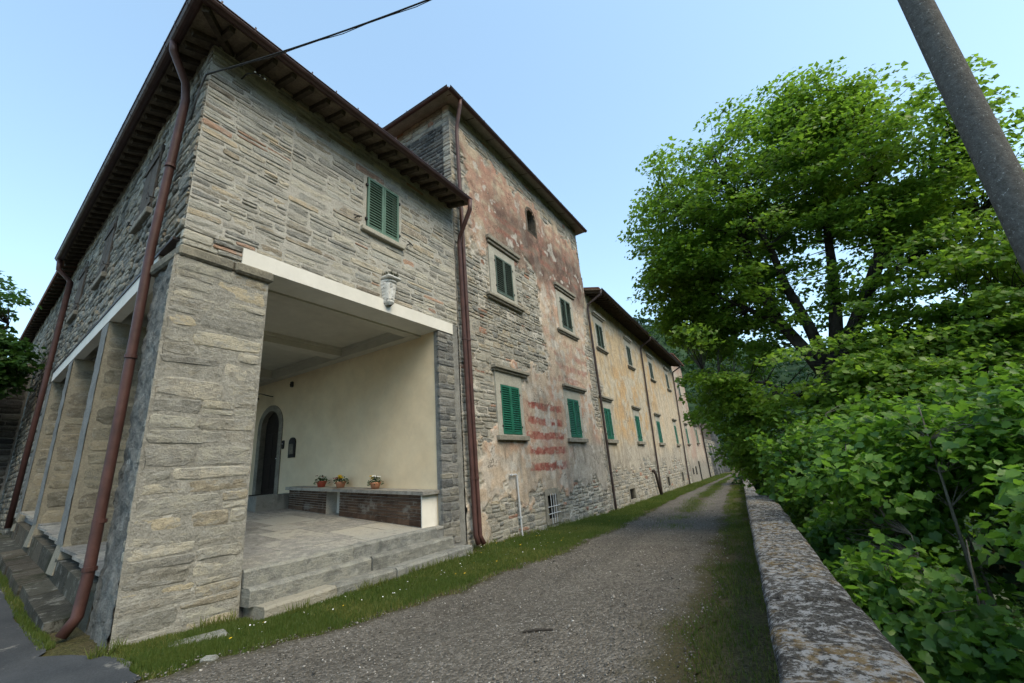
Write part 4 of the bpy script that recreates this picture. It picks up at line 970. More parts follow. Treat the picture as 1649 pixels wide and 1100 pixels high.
PLQ = thing('wall_plaque', 'small dark arched plaque on the cream wall right of the door', 'plaque', (-12.62, 7.6, 2.5))
pr = [(-12.78, 2.50), (-12.46, 2.50), (-12.46, 2.95)]+[(-12.62+.16*math.cos(math.pi*k/6), 2.95+.14*math.sin(math.pi*k/6)) for k in range(1, 6)]+[(-12.78, 2.95)]
n = len(pr); MB().add([(a, 7.595, b) for a, b in pr]+[(a, 7.55, b) for a, b in pr], [[n+k for k in range(n)]]+[[k, (k+1) % n, n+(k+1) % n, n+k] for k in range(n)]).build('plate', m_iron, PLQ)
MB().box(-12.72, -12.52, 7.535, 7.549, 2.6, 2.9, bev=.01).build('relief', m_cap, PLQ)
BL = thing('door_bell', 'small dark bell panel beside the arched door', 'bell panel', (-13.1, 7.6, 2.85))
MB().box(-13.17, -13.07, 7.555, 7.598, 2.80, 3.05, bev=.012).build('panel', m_iron, BL)
MB().lathe([(.02, 0), (.018, .015)], 8).build('button', m_galv, BL, Matrix.Translation((-13.12, 7.555, 2.95)) @ Matrix.Rotation(R_(90), 4, 'X'))
SN = thing('wall_sensor', 'tiny dark sensor high on the cream wall', 'sensor', (-12.85, 7.6, 4.75))
MB().box(-12.9, -12.8, 7.52, 7.6, 4.68, 4.85, bev=.015).build('sensor_case', m_iron, SN); MB().lathe([(.03, 0), (.02, .02)], 8).build('lens', m_void, SN, Matrix.Translation((-12.85, 7.52, 4.75)) @ Matrix.Rotation(R_(90), 4, 'X'))
HR = thing('handrail', 'slim black iron handrail left of the arched door', 'handrail', (-15, 7.0, 1.5))
MB().tube([(-14.95, 6.9, 1.42), (-14.95, 6.9, 2.42)], .018, 6).build('post', m_iron, HR); MB().tube([(-16.3, 6.9, 1.5), (-16.3, 6.9, 2.5)], .018, 6).build('post', m_iron, HR)
MB().tube([(-14.8, 6.9, 2.38), (-14.95, 6.9, 2.44), (-16.3, 6.9, 2.52)], .02, 6).build('rail', m_iron, HR)
DS = thing('door_step', 'low grey stone step before the arched door', 'step', (-14, 7.2, 1.3))
for k in range(3): MB().box(-16.4+k*1.45, -14.96+k*1.45, 6.35, 7.597, fz(-12.0)-.4, 1.50, bev=.02).build('step_stone', m_step, DS)
MT = tag(MB().box(-14.7, -13.3, 6.65, 7.4, 1.503, 1.525, bev=.008).build('door_mat', m_iron), 'dark door mat on the step before the arched door', 'door mat')

# carved ornament on the beam
OR = thing('carved_stone_corbel', 'weathered white carved stone corbel hanging over the front beam', 'ornament', (-6.6, 5.94, 5.2))
def carve(u, v):
    h = (v-5.22)/.62; w = np.interp(h, [0, .08, .3, .6, .8, .9, 1], [.05, .10, .12, .155, .17, .16, .10]); a = np.abs(u)/w
    z = .05+.16*np.sqrt(np.clip(1-a**2.4, 0, 1))*np.interp(h, [0, .1, .5, .85, 1], [.55, .8, .85, 1.1, .8])
    z = z-.035*np.exp(-((np.abs(u)-.05)/.014)**2)*(h > .2)*(h < .75)-.03*np.exp(-((h-.17)/.02)**2)-.04*np.exp(-((h-.80)/.025)**2)-.03*np.exp(-((h-.70-.1*np.sin(u*40))/.02)**2)
    return np.where(a < 1, z, -.02)
relief('carved_block', OR, frame((-6.7, 5.94, 0), (0, 1, 0)), -.2, .2, 5.22, 5.84, .012, m_carve, .006, 20, carve, 5)
MB().box(5.76, 6.12, 5.80, 5.86, 0, .27, bev=.02).box(5.80, 6.08, 5.86, 5.90, 0, .2, bev=.01).build('top_moulding', m_carve, OR, FF)
r = random.Random(2); mo = MB()
for k in range(70):
    c = Vector((5.8+r.random()*.3, 5.88+r.random()*.05, r.random()*.2)); d = Vector((r.uniform(-.06, .06), r.uniform(.04, .14), r.uniform(-.03, .05)))
    mo.add([c-Vector((.015, 0, 0)), c+Vector((.015, 0, 0)), c+d], [[0, 1, 2]])
mo.build('moss_tuft', m_moss, OR, FF)
# iron anchors under the eave
for i, (y, z) in enumerate(((2.62, 8.55),)):
    AN = thing('insulator_hook', 'small iron hook with white insulators near the eave corner', 'hook', (-6.7, y, z))
    MB().tube([(-6.72, y, z), (-6.52, y, z), (-6.45, y+.1, z+.06), (-6.45, y+.3, z+.08)], .012, 6).build('hook_bar', m_iron, AN)
    for k in range(3): MB().lathe([(.012, 0), (.018, .015), (.012, .03)], 8, (-6.45, y+.1+.08*k, z+.06)).build('insulator', m_wht, AN)

# ================================================================== pole and cable
px_, py_ = 2.31, 5.64
PO = thing('utility_pole', 'tall speckled concrete pole leaning out of the top right corner', 'pole', (px_, py_, -2.6))
MB().tube([(px_, py_, z) for z in (-2.9, 0, 3, 6, 8, 10.4)], [.165, .150, .138, .124, .115, .105], 28).build('shaft', m_pole, PO, None, True)
MB().tube([(px_, py_, 9.95), (px_, py_, 10.05)], .13, 20).build('clamp_band', m_galv, PO)
a = Vector((-6.60, 2.06, 7.75)); pts = [Vector((-6.72, 2.02, 7.2)), Vector((-6.66, 2.04, 7.75)), Vector((-6.56, 2.07, 8.05))]
b = Vector((px_-.1, py_, 10.0)); s0 = pts[-1]
for k in range(1, 25):
    t = k/24; q = s0.lerp(b, t); q.z -= .42*4*t*(1-t); pts.append(q)
CB = thing('overhead_cable', 'dark overhead cable running from the house corner to the pole', 'cable', (-6.6, 2.06, 7.3))
MB().tube(pts, .013, 8).build('wire', m_iron, CB, None, True)
pt2 = [p + Vector((0, .0, .02*math.sin(i*2.2))) - Vector((0, 0, .03)) for i, p in enumerate(pts[3:])]
MB().tube(pt2, .006, 5).build('tie_wire', m_iron, CB)

# ================================================================== parapet
m_cop, nt, bb = mat('lichen_coping'); p = pos(nt)
n1 = noise(nt, p, 22, 10, .76); n2 = noise(nt, p, 70, 8, .75); n3 = noise(nt, p, 1.9, 6, .65)
c = mixc(nt, step_(nt, n2, .40, .64), (.018, .018, .019), (.12, .115, .105))
c = mixc(nt, step_(nt, math_(nt, 'ADD', math_(nt, 'MULTIPLY', n1, .7), math_(nt, 'MULTIPLY', n3, .3)), .49, .54), c, mixc(nt, n2, (.16, .165, .17), (.48, .49, .50)))
oc = math_(nt, 'MULTIPLY', step_(nt, noise(nt, p, 24, 8, .75), .46, .56), step_(nt, n3, .47, .57))
c = mixc(nt, math_(nt, 'MULTIPLY', oc, .85), c, mixc(nt, n1, (.12, .075, .022), (.23, .16, .06)))
setc(nt, bb, c, .95, .15); bump(nt, bb, math_(nt, 'ADD', n1, math_(nt, 'MULTIPLY', n2, .8)), 1., .03)
PW = thing('parapet_wall', 'low stone parapet with lichen covered coping along the lane', 'wall', (.1, 3, 0))
d_ = Vector((-.0953, 1, 0)).normalized(); FPW = frame((-.03, 0, 0), d_)     # outward (+z local) is to the right of d_
FPW = Matrix((d_, Vector((d_.y, -d_.x, 0)), Vector((0, 0, 1)))).transposed().to_4x4(); FPW.translation = (-.03, 0, 0)   # x along, y to the right, z up
def coping(name, s0, s1, zt, w, parent, seed, th=.13):
    n = max(4, int((s1-s0)/.035)); m_ = 14; S, T = np.meshgrid(np.linspace(s0+.011, s1-.011, n), np.linspace(0, 1, m_), indexing='ij')
    prof = np.array([0, .0, .018, .045, .1, .16, .21, .26, .31, .36, .40, .43, .445, .445])/.445*w
    zz_ = np.array([-th, -.03, -.006, .004, .008, .010, .011, .011, .010, .008, .004, -.006, -.03, -th])
    A = np.repeat(prof[None, :], n, 0)+(fbm(S*3, T*2, seed)-.5)*.03*np.array([1, 1, 1, .5, 0, 0, 0, 0, 0, 0, .5, 1, 1, 1])[None, :]
    Z = zt+zz_[None, :]+(fbm(S*6, A*6, seed+3, 5)-.5)*.035+(fbm(S*22, A*22, seed+5, 3)-.5)*.012
    P = np.stack([S.ravel(), A.ravel(), Z.ravel()], 1); f = grid_faces(m_, n)
    caps = [np.array([[k for k in range(m_)]]), np.array([[(n-1)*m_+k for k in range(m_-1, -1, -1)]])]
    return obj(name, mesh_np(name, P, [f[:, ::-1]]+caps, m_cop, None, None, True), parent, FPW)
for k, (s0, s1) in enumerate(((-3, -.9), (-.9, 1.2), (1.2, 3.05), (3.05, 4.9), (4.9, 6.6), (6.6, 8.2), (8.2, 9.55))): coping('coping_slab', s0, s1, .795+.006*(k % 2), .43+.012*(k % 3), PW, 301+k)
PC = MB().box(-3, 9.5, .03, .41, -3.6, .70).build('wall_core', m_mortarD, PW, FPW)
FPI = frame((-.03, 0, 0), -d_)       # road face
masonry(PC, FPI @ Matrix.Translation((0, 0, -.03)), lay(-9.5, 3, -.1, .68, (.10, .22), (.2, .5), .02, (), 311), m_side, .08, (0, .02), 60, 312)
PW2 = thing('low_lane_wall', 'low rough wall continuing past the parapet beside the far lane', 'wall', (-2, 25, -.4))
for k in range(20):
    s0 = 9.7+k*2.2; zt = float(zg(par_in(s0)-.3, s0))+.42
    coping('coping_slab', s0, s0+2.17, zt, .42, PW2, 331+k, .5)
MB().box(9.7, 53, .04, .40, -4, -.75).build('wall_core', m_mortarD, PW2, FPW)

# ================================================================== vegetation
def inst(base, tris, C_, Rm, S, rnd):
    """instances of a small mesh: centres (n,3), rotations (n,3,3), scales (n,)"""
    n, k = len(C_), len(base)
    V = np.einsum('nij,kj->nki', Rm, base)*S[:, None, None]+C_[:, None, :]
    T = (tris[None]+(np.arange(n)*k)[:, None, None]).reshape(-1, tris.shape[1])
    return V.reshape(-1, 3), T, np.repeat(rnd, k)
def rots(n, g, tilt=.7, face=None):
    """leaf frames: x along leaf, z normal roughly up with random tilt; face = outward dirs the leaves lean to"""
    az = g.uniform(0, 2*np.pi, n); nrm = np.stack([g.normal(0, tilt, n), g.normal(0, tilt, n), np.ones(n)], 1)
    if face is not None: nrm += face
    nrm /= np.linalg.norm(nrm, axis=1)[:, None]
    x = np.stack([np.cos(az), np.sin(az), -.35*np.ones(n)], 1)
    if face is not None: x += face*.6
    x -= nrm*(x*nrm).sum(1)[:, None]; x /= np.linalg.norm(x, axis=1)[:, None]
    y = np.cross(nrm, x); return np.stack([x, y, nrm], 2)
LEAF = np.array([(0, 0, 0), (.35, .42, .05), (1, 0, -.14), (.35, -.42, .05), (.42, 0, -.04)])
LEAF_T = np.array([(0, 3, 4), (3, 2, 4), (2, 1, 4), (1, 0, 4)])
_bo = [(0, 0, 0), (-.10, .22, .03), (.05, .42, .06), (.22, .40, .03), (.34, .56, .07), (.50, .40, .03), (.66, .36, .04), (.76, .18, .0), (1.02, 0, -.16)]
_bo = _bo+[(x, -y, z) for x, y, z in _bo[-2:0:-1]]
BIG = np.array(_bo+[(.36, 0, -.06)]); BIG_T = np.array([(k, (k+1) % 16, 16) for k in range(16)])[:, ::-1]
def limb_tubes(mb, limbs, n=8):
    for pts, rad in limbs: mb.tube(pts, rad, n)
def tree(name, label, base, limbs, blobs, ncl, per, leaf, seed, m_leaf, m_b=m_bark, cl_r=.6, group=None, twig=.012, shell=.45, cat='tree', flat=.28, cut=None, big=False, gap=.395, tilt=.6):
    """limbs: [(points, radii)]; blobs: [(centre, radii, weight)] crown volume"""
    g = np.random.default_rng(seed); T = thing(name, label, cat, base, group)
    wts = np.array([b[2] for b in blobs], float); wts /= wts.sum()
    ids = g.choice(len(blobs), ncl, p=wts); C_ = np.array([b[0] for b in blobs])[ids]; Rr = np.array([b[1] for b in blobs])[ids]
    d = g.normal(size=(ncl, 3)); d /= np.linalg.norm(d, axis=1)[:, None]
    rad = np.where(g.random(ncl) < .72, shell+(1-shell)*g.random(ncl)**.6, g.random(ncl)**.5); P = C_+d*rad[:, None]*Rr
    lum = fbm(P[:, 0]*.55+P[:, 2]*.3, P[:, 1]*.55+P[:, 2]*.5, seed, 3)
    keep = lum > gap
    if cut is not None: keep &= cut(P)
    P, d = P[keep], d[keep]
    # skeleton points
    sk = []
    for pts, rd in limbs:
        for i in range(len(pts)-1):
            for t in np.linspace(0, 1, 5): sk.append(np.array(pts[i])*(1-t)+np.array(pts[i+1])*t)
    sk = np.array(sk); mb = MB(); limb_tubes(mb, limbs); mb.build('trunk', m_b, T, None, True)
    tw = MB(); rr = random.Random(seed)
    for p_ in P:
        w = ((sk-p_)**2*np.array([1, 1, 1.0])).sum(1)+np.clip(sk[:, 2]-p_[2]+.3, 0, 9)**2*1.5
        q = sk[int(w.argmin())]; v = p_-q; L = np.linalg.norm(v)
        mid = q+v*.5+np.array([rr.uniform(-.1, .1), rr.uniform(-.1, .1), rr.uniform(0, .14)])*L
        tw.tube([q, mid, p_], [twig*(1+.35*L), twig*.8, twig*.3], 4, False)
    b = tw.build('branches', m_b, T); b['kind'] = 'stuff'
    n = len(P)*per; c = np.repeat(P, per, 0); dd = np.repeat(d, per, 0)
    q = g.normal(size=(n, 3)); q /= np.linalg.norm(q, axis=1)[:, None]; q *= (g.random(n)**.45)[:, None]*cl_r
    q[:, 2] *= flat; q[:, 2] -= .16*(q[:, 0]**2+q[:, 1]**2)/max(cl_r, .1)
    c = c+q; face = dd*np.array([.5, .5, .25])
    V, F_, A = inst(LEAF if not big else BIG, LEAF_T if not big else BIG_T, c, rots(n, g, tilt, face), leaf*g.uniform(.5, 1.25, n), np.clip(np.repeat(g.random(len(P)), per)*.55+g.random(n)*.45, 0, .999))
    o = obj('crown', mesh_np('crown', V, [F_], m_leaf, {'rnd': A}), T); o['kind'] = 'stuff'
    return T, P
limbs_ = [([(1.0, 13.1, -3.0), (.95, 13.05, 0), (1.05, 13.0, 1.8), (1.25, 13.0, 3.1), (1.4, 13., 3.7)], [.52, .42, .38, .36, .26]),
         ([(1.22, 13, 3.0), (.85, 12.8, 3.9), (.45, 12.6, 4.75), (.2, 12.4, 5.9), (.14, 12.3, 6.9), (.12, 12.2, 8.2), (-.02, 12.3, 10.)], [.22, .19, .165, .14, .12, .08, .03]),
         ([(1.25, 13, 3.2), (1.04, 12.8, 4.6), (.8, 12.5, 5.6), (.67, 12, 6.6), (.3, 11.6, 7.9)], [.2, .16, .13, .09, .03]),
         ([(1.4, 13, 3.5), (1.7, 13.1, 4.8), (1.92, 13.2, 5.9), (2.05, 13.3, 6.8), (2.4, 13.4, 9.0), (2.5, 13.6, 10.8)], [.22, .18, .15, .12, .08, .03]),
         ([(1.4, 13, 3.3), (1.85, 13, 4.15), (2.5, 13, 5.25), (2.85, 12.9, 5.9), (3.07, 12.8, 6.7), (3.2, 12.8, 7.9), (3.4, 13, 9.3), (3.6, 13, 10.6)], [.24, .21, .185, .17, .15, .11, .06, .03]),
         ([(2.5, 13, 5.2), (3.5, 13.3, 5.8), (5, 13.6, 6.6)], [.12, .08, .03]), ([(.45, 12.6, 4.7), (-.7, 12.4, 5.7), (-1.8, 12.3, 6.6)], [.1, .06, .025]),
         ([(1.1, 13, 2.4), (-.2, 12.4, 3.2), (-1.5, 12, 3.7)], [.1, .06, .02]), ([(1.3, 13, 2.9), (3.0, 13, 3.4), (5, 13, 3.9)], [.1, .06, .02]),
         ([(3.07, 12.8, 6.7), (4.2, 12.6, 7.6), (5.2, 12.6, 8.6)], [.09, .06, .02]), ([(.14, 12.3, 7.), (-.9, 12.1, 8.2), (-1.5, 12, 9.2)], [.07, .05, .02])]
limbs = [(p_, [q_*(.78 if i_ else .95) for q_ in r_]) for i_, (p_, r_) in enumerate(limbs_)]
blobs = [((1.4, 13.2, 9.2), (2.6, 2.7, 2.3), 1.5), ((-.7, 12.7, 8.3), (2.1, 2.4, 2.4), 1.35), ((-1.1, 12.4, 6.0), (1.9, 2.4, 1.5), .9), ((3.6, 13, 8.2), (2.1, 2.5, 2.1), 1.3), ((5.2, 13.1, 6.4), (2.3, 2.4, 1.9), 1.1),
         ((2.2, 13.8, 6.4), (2.9, 2.4, 2.0), .5), ((-.5, 12.1, 4.5), (1.4, 2.2, 1.0), .8), ((4.6, 13, 4.3), (2.8, 2.6, 1.3), 1.0), ((.6, 11.6, 3.3), (2.2, 1.8, .8), .5), ((2.5, 13.3, 10.3), (1.5, 1.7, 1.2), .65), ((6.8, 13.4, 4.8), (2.2, 2.4, 2.4), .7), ((-1.1, 12.8, 3.4), (.95, 1.6, .8), .45), ((-.2, 12.4, 2.2), (1.0, 1.5, .8), .45), ((1.4, 11.5, 2.6), (2.0, 1.6, .8), .55), ((1.6, 12.4, 5.2), (2.0, 1.6, 1.4), .12), ((3.2, 12.2, 5.4), (1.8, 1.4, 1.6), .12), ((.4, 12.0, 7.0), (1.8, 1.6, 1.6), .15), ((2.8, 12.2, 3.4), (2.4, 1.6, .9), .7), ((4.8, 12.4, 3.1), (2.2, 1.5, 1.1), .8), ((0, 12.2, 3.0), (1.2, 1.4, .8), .45), ((3.2, 11.6, 2.4), (2.6, 1.4, .8), .7), ((-1.0, 13.2, 3.0), (1.2, 1.5, 1.0), .7), ((-.7, 13.6, 1.7), (.9, 1.5, .9), .6), ((-1.6, 12.8, 5.0), (1.1, 1.6, 1.0), .75), ((-1.7, 12.8, 6.6), (1.2, 1.8, 1.2), .5)]
tree('maple_tree', 'large spreading broadleaf tree with forked dark trunk beside the lane', (1, 13.1, -3), limbs, blobs, 3500, 62, .124, 21, m_leafT, cl_r=.48, twig=.010)
# trees behind, lower on the slope
for i, (x, y, h, w, lab) in enumerate(((9, 24, 9, 4.2, 'dark broadleaf tree far right behind the large maple'), (3.5, 30, 8, 4, 'dark broadleaf tree behind the maple trunk beyond the lane wall'), (16, 28, 10, 5.5, 'broad dark tree at the right edge behind the pole'), (-.5, 36, 7.5, 3.4, 'small dark tree beside the far end of the lane'), (24, 40, 12, 7, 'distant rounded tree on the right hand slope'))):
    z0 = float(zg(x, y)); top = z0+h
    lb = [([(x, y, z0-.3), (x+.1, y, z0+h*.4), (x, y+.1, z0+h*.8)], [.3, .22, .06]), ([(x+.1, y, z0+h*.35), (x+w*.5, y-.4, z0+h*.65)], [.14, .04]), ([(x+.1, y, z0+h*.35), (x-w*.5, y-.4, z0+h*.62)], [.14, .04])]
    bl = [((x, y, z0+h*.65), (w*.8, w*.8, h*.36), 1.2), ((x-w*.4, y, z0+h*.45), (w*.6, w*.6, h*.3), .8), ((x+w*.45, y, z0+h*.42), (w*.6, w*.6, h*.3), .8)]
    tree('broadleaf_tree', lab, (x, y, z0), lb, bl, 330, 36, .30, 61+i, m_leafL, cl_r=.9, group='trees on the slope behind', shell=.6)
# tree at the left edge
lb = [([(-21.2, .2, .8), (-21.1, .3, 3.2), (-21, .5, 5.5)], [.22, .17, .08]), ([(-21.1, .3, 3.2), (-20.6, 1.6, 5.8), (-20.4, 2.4, 7.4)], [.1, .06, .02])]
bl = [((-20.8, 1.0, 6.4), (1.2, 1.9, 2.0), 1.3), ((-20.6, 1.7, 8.0), (1.0, 1.1, 1.1), .8), ((-20.3, 2.3, 6.3), (.9, .95, 1.2), .9)]
tree('linden_tree', 'leafy green tree at the left edge before the side house', (-21.2, .2, .8), lb, bl, 640, 50, .17, 81, m_leafL, cl_r=.48, twig=.008)

# shrubs beside the parapet
def leaf_bbox(P): return P[:, 0] > par_in(P[:, 1])+.50+.18*np.clip(.8-P[:, 2], -1, 3)*0
def shrub(label, base, stems, blobs, ncl, per, leaf, seed, near=0):
    g = np.random.default_rng(seed)
    T, P = tree('hazel_shrub', label, base, stems, blobs, ncl, per, leaf, seed, m_leafS, m_stem, .33, 'leafy shrubs beyond the parapet', .0045, .35, 'shrub', .55, leaf_bbox, True, .455, .8)
    if near:
        me = mesh_np('leaf', BIG, [BIG_T], m_leafS); D2 = (P**2).sum(1); idx = np.argsort(D2)[:near]
        Rm = rots(near, g, .5, np.tile(np.array([-.35, -.45, .2]), (near, 1)))
        for k, i in enumerate(idx):
            p_ = P[i]+g.normal(0, .12, 3)
            if p_[0] < par_in(p_[1])+.5: continue
            M = Matrix(Rm[k]).to_4x4() @ Matrix.Scale(float(leaf*g.uniform(.9, 1.35)), 4); M.translation = Vector(p_); obj('leaf', me, T, M)
def stems_at(x, y, z0, tops, r=.03):
    out = []
    for i, (tx, ty, tz) in enumerate(tops):
        bx_, by_ = x+.12*math.cos(i*2.1), y+.12*math.sin(i*2.1)
        out.append(([(bx_, by_, z0), (bx_+(tx-bx_)*.3, by_+(ty-by_)*.3, z0+(tz-z0)*.4), (bx_+(tx-bx_)*.65, by_+(ty-by_)*.6, z0+(tz-z0)*.72), (tx, ty, tz)], [r, r*.8, r*.55, r*.2]))
    return out
shrub('tall leafy shrub just past the end of the near parapet, below the maple', (.6, 9.2, -2.6), stems_at(.7, 9.4, -2.7, [(-.2, 9.4, 1.6), (.6, 8.8, 2.1), (1.4, 9.6, 2.0), (1.0, 10.4, 1.7)]),
      [((.3, 9.6, 1.2), (1.1, 1.2, .95), 1.2), ((1.3, 9.2, 1.3), (1.1, 1.1, 1.0), 1.), ((.7, 9.4, -.2), (1.3, 1.2, 1.0), .8), ((-.5, 12.2, .6), (1.2, 2.0, 1.2), 1.0)], 620, 34, .092, 101)
shrub('bright leafy shrub in the middle of the right side, overhanging the parapet', (1.3, 6.4, -2.7), stems_at(1.3, 6.5, -2.8, [(.5, 6.2, 1.5), (1.2, 6.0, 1.9), (1.9, 6.6, 1.8), (1.4, 7.2, 1.7), (2.4, 6.2, 1.5)]),
      [((1.0, 6.6, 1.15), (.9, 1.0, .8), 1.2), ((1.9, 6.2, 1.2), (.9, 1.0, .75), 1.2), ((1.1, 6.4, .1), (1.0, .9, .7), .7), ((2.8, 6.4, .9), (1.0, 1.0, .9), .8)], 640, 34, .088, 102, 70)
shrub('dark green shrub at the right edge with bare grey stems, under the pole', (2.1, 4.2, -2.8), stems_at(2.0, 4.3, -2.9, [(1.5, 4.2, 1.1), (2.3, 4.0, 1.5), (2.9, 4.6, 1.3), (1.7, 4.8, 1.2)], .026),
      [((1.75, 4.3, .95), (.65, .7, .5), 1.1), ((2.6, 4.4, 1.0), (.8, .8, .6), 1.1), ((1.5, 4.2, -.5), (.8, .9, .55), .8), ((2.6, 3.8, -.6), (.9, .8, .6), .7)], 560, 32, .082, 103, 80)
shrub('low shrub filling the lower right corner against the parapet', (1.2, 2.7, -2.8), stems_at(1.2, 2.8, -2.9, [(.75, 2.7, .25), (1.3, 2.4, .45), (1.7, 3.0, .5), (1.1, 3.4, .35)], .02),
      [((1.0, 2.9, .0), (.5, .7, .35), 1.2), ((1.6, 2.6, .15), (.6, .7, .4), 1.), ((.8, 4.0, -.1), (.5, .8, .4), .9), ((1.2, 2.2, -.2), (.6, .5, .35), .8)], 460, 30, .075, 104, 90)
shrub('leafy shrub against the outer face of the parapet, midway along', (.7, 5.2, -2.7), stems_at(.8, 5.3, -2.8, [(.45, 5.2, .6), (1.0, 5.0, .8), (.8, 5.9, .7)], .022),
      [((.6, 5.3, .15), (.5, .9, .55), 1.), ((.5, 7.2, .3), (.5, 1.0, .6), 1.), ((1.2, 5.2, -.2), (.7, .8, .6), .6)], 400, 32, .08, 105, 50)
shrub('wide shrub behind the pole reaching into the maple branches', (4.6, 7.6, -3), stems_at(4.4, 7.6, -3.1, [(3.6, 7.4, 1.6), (4.6, 7.2, 2.1), (5.4, 7.8, 1.9), (4.2, 8.4, 2.0)], .035),
      [((3.6, 7.8, 1.2), (1.2, 1.2, 1.0), 1.), ((5.0, 7.6, 1.4), (1.3, 1.2, 1.1), 1.), ((4.2, 7.4, -.3), (1.4, 1.2, .9), .7), ((2.6, 8.4, 1.6), (1.0, 1.2, .9), .8)], 640, 36, .095, 106)

# grass
def blades(name, X, Y, H, Z, g, m, lean=.5):
    n = len(X); a = g.uniform(0, 2*np.pi, n); w = .003+.045*H*g.uniform(.6, 1.2, n)
    l = H*lean*g.uniform(0, 1, n); b = g.uniform(0, 2*np.pi, n)
    p0 = np.stack([X-np.cos(a)*w, Y-np.sin(a)*w, Z], 1); p1 = np.stack([X+np.cos(a)*w, Y+np.sin(a)*w, Z], 1); p2 = np.stack([X+np.cos(b)*l, Y+np.sin(b)*l, Z+H], 1)
    V = np.stack([p0, p1, p2], 1).reshape(-1, 3); F_ = np.arange(3*n).reshape(-1, 3)
    clump = fbm(X*1.2, Y*1.2, 9)
    o = obj(name, mesh_np(name, V, [F_], m, {'rnd': np.repeat(np.clip(clump*.8+g.random(n)*.35-.1, 0, .99), 3)})); o['kind'] = 'stuff'; return o
g = np.random.default_rng(77)
def scatter(n, y0, y1, pw=1.):
    return y0+(y1-y0)*g.random(n)**pw
Y = scatter(190000, 2.12, 30, 1.7); wl = np.where(Y < 3.45, -6.55, np.where(Y < 8.45, -6.2, -6.72-.036*np.clip(Y-18, 0, 99)))
rl = road_l(Y); X = wl+(rl+.12-wl)*g.random(190000)
pat = fbm(X*1.5, Y*1.5, 5); edge_ = (rl-X)/np.maximum(rl-wl, .2); k = (pat+.28*g.random(len(X)) > .47-.12*(edge_ > .12)) & (g.random(len(X)) < .25+.75*sst(-.02, .22, rl-X))
X, Y = X[k], Y[k]; H = (.030+.06*fbm(X*2, Y*2, 6)*g.random(len(X)))*(1+.02*Y)
xs_, ys_, hs_ = [X], [Y], [H]
Y = scatter(46000, .3, 34, 1.5); rr_ = road_r(Y); pe = np.where(Y < 9.6, par_in(Y)+.02, par_in(Y)); X = rr_-.25+(pe-rr_+.25)*g.random(len(Y))
k = fbm(X*1.6, Y*1.1, 7)+.3*g.random(len(X)) > .55; X, Y = X[k], Y[k]; xs_.append(X); ys_.append(Y); hs_.append((.018+.032*g.random(len(X)))*(1+.02*Y))
Y = 12+38*g.random(26000)**.8; a, c_ = road_l(Y), road_r(Y); X = a+(c_-a)*(.5+g.normal(0, .085, len(Y))); k = fbm(X*1.5, Y*.8, 8)+.35*g.random(len(X))+.2*sst(12, 26, Y) > .78; xs_.append(X[k]); ys_.append(Y[k]); hs_.append(.05+.05*g.random(k.sum()))
Y = scatter(9000, 30, 62); a = -6.76-.036*(Y-18); X = a+(road_l(Y)-a+.1)*g.random(len(Y)); xs_.append(X); ys_.append(Y); hs_.append(.09+.06*g.random(len(X)))
xq = -17+9.6*g.random(7000); yq = side_y(xq)-.37-.13*g.random(7000)**1.5; xs_.append(xq); ys_.append(yq); hs_.append(.03+.05*g.random(7000))
xq = -6.4+1.0*g.random(2000); yq = 2.02+.25*g.random(2000); xs_.append(xq); ys_.append(yq); hs_.append(.02+.05*g.random(2000))
X, Y, H = map(np.concatenate, (xs_, ys_, hs_)); blades('grass', X, Y, H, zg(X, Y)-.012, g, m_grass)
# longer tufts along the foot of the walls
Y = scatter(5200, 1.9, 40, 1.2); X = np.where(Y < 3.4, -6.54, np.where(Y < 8.45, -6.12, -6.66-.036*np.clip(Y-18, 0, 99)))+.09*g.random(len(Y)); k = vn(Y*2.3, Y*0, 3) > .42
blades('wall_foot_grass', X[k], Y[k], (.07+.11*g.random(k.sum())), zg(X[k], Y[k])-.01, g, m_grass, .8)
# daisies and dandelions
def dots(name, n, m, y0, y1, s, pw):
    Y = scatter(n, y0, y1, pw); wl = np.where(Y < 8.45, -6.0, -6.6); rl = road_l(Y); X = wl+(rl-.1-wl)*g.random(n)
    hexa_ = np.array([(math.cos(q*1.047), math.sin(q*1.047), 0) for q in range(6)]+[(0, 0, .25)]); tr = np.array([(q, (q+1) % 6, 6) for q in range(6)])
    V, F_, A = inst(hexa_, tr, np.stack([X, Y, zg(X, Y)+.055+.03*g.random(n)], 1), rots(n, g, .35), s*g.uniform(.7, 1.3, n), g.random(n))
    o = obj(name, mesh_np(name, V, [F_], m, {'rnd': A})); o['kind'] = 'stuff'
dots('daisies', 80, m_wht, 3, 16, .009, 1.3); dots('dandelions', 22, m_yel, 2.4, 14, .015, 1.2)
# loose stones of the lane
n = 26000; Y = .8+17*g.random(n)**1.6; a, c_ = road_l(Y), road_r(Y); T = g.random(n); X = a+(c_-a)*T
s = np.clip(g.lognormal(-4.9, .42, n), .004, .035)
OCT = np.array([(1, 0, 0), (-1, 0, 0), (0, 1, 0), (0, -1, 0), (0, 0, .6), (0, 0, -.6)])*np.array([1, .8, .8]); OT = np.array([(0, 2, 4), (2, 1, 4), (1, 3, 4), (3, 0, 4), (2, 0, 5), (1, 2, 5), (3, 1, 5), (0, 3, 5)])
m_peb, nt, bb = mat('pebbles'); a_ = nd(nt, 'Attribute', attribute_name='rnd').outputs['Fac']; setc(nt, bb, ramp(nt, a_, [(0, (.05, .048, .042)), (.5, (.16, .145, .125)), (.9, (.27, .25, .22)), (1, (.42, .40, .37))]), .9, .2)
V, F_, A = inst(OCT, OT, np.stack([X, Y, zg(X, Y)+.012+s*.1+(fbm(X*1.3, Y*.6, 12)-.5)*.07], 1), rots(n, g, .5), s, g.random(n))
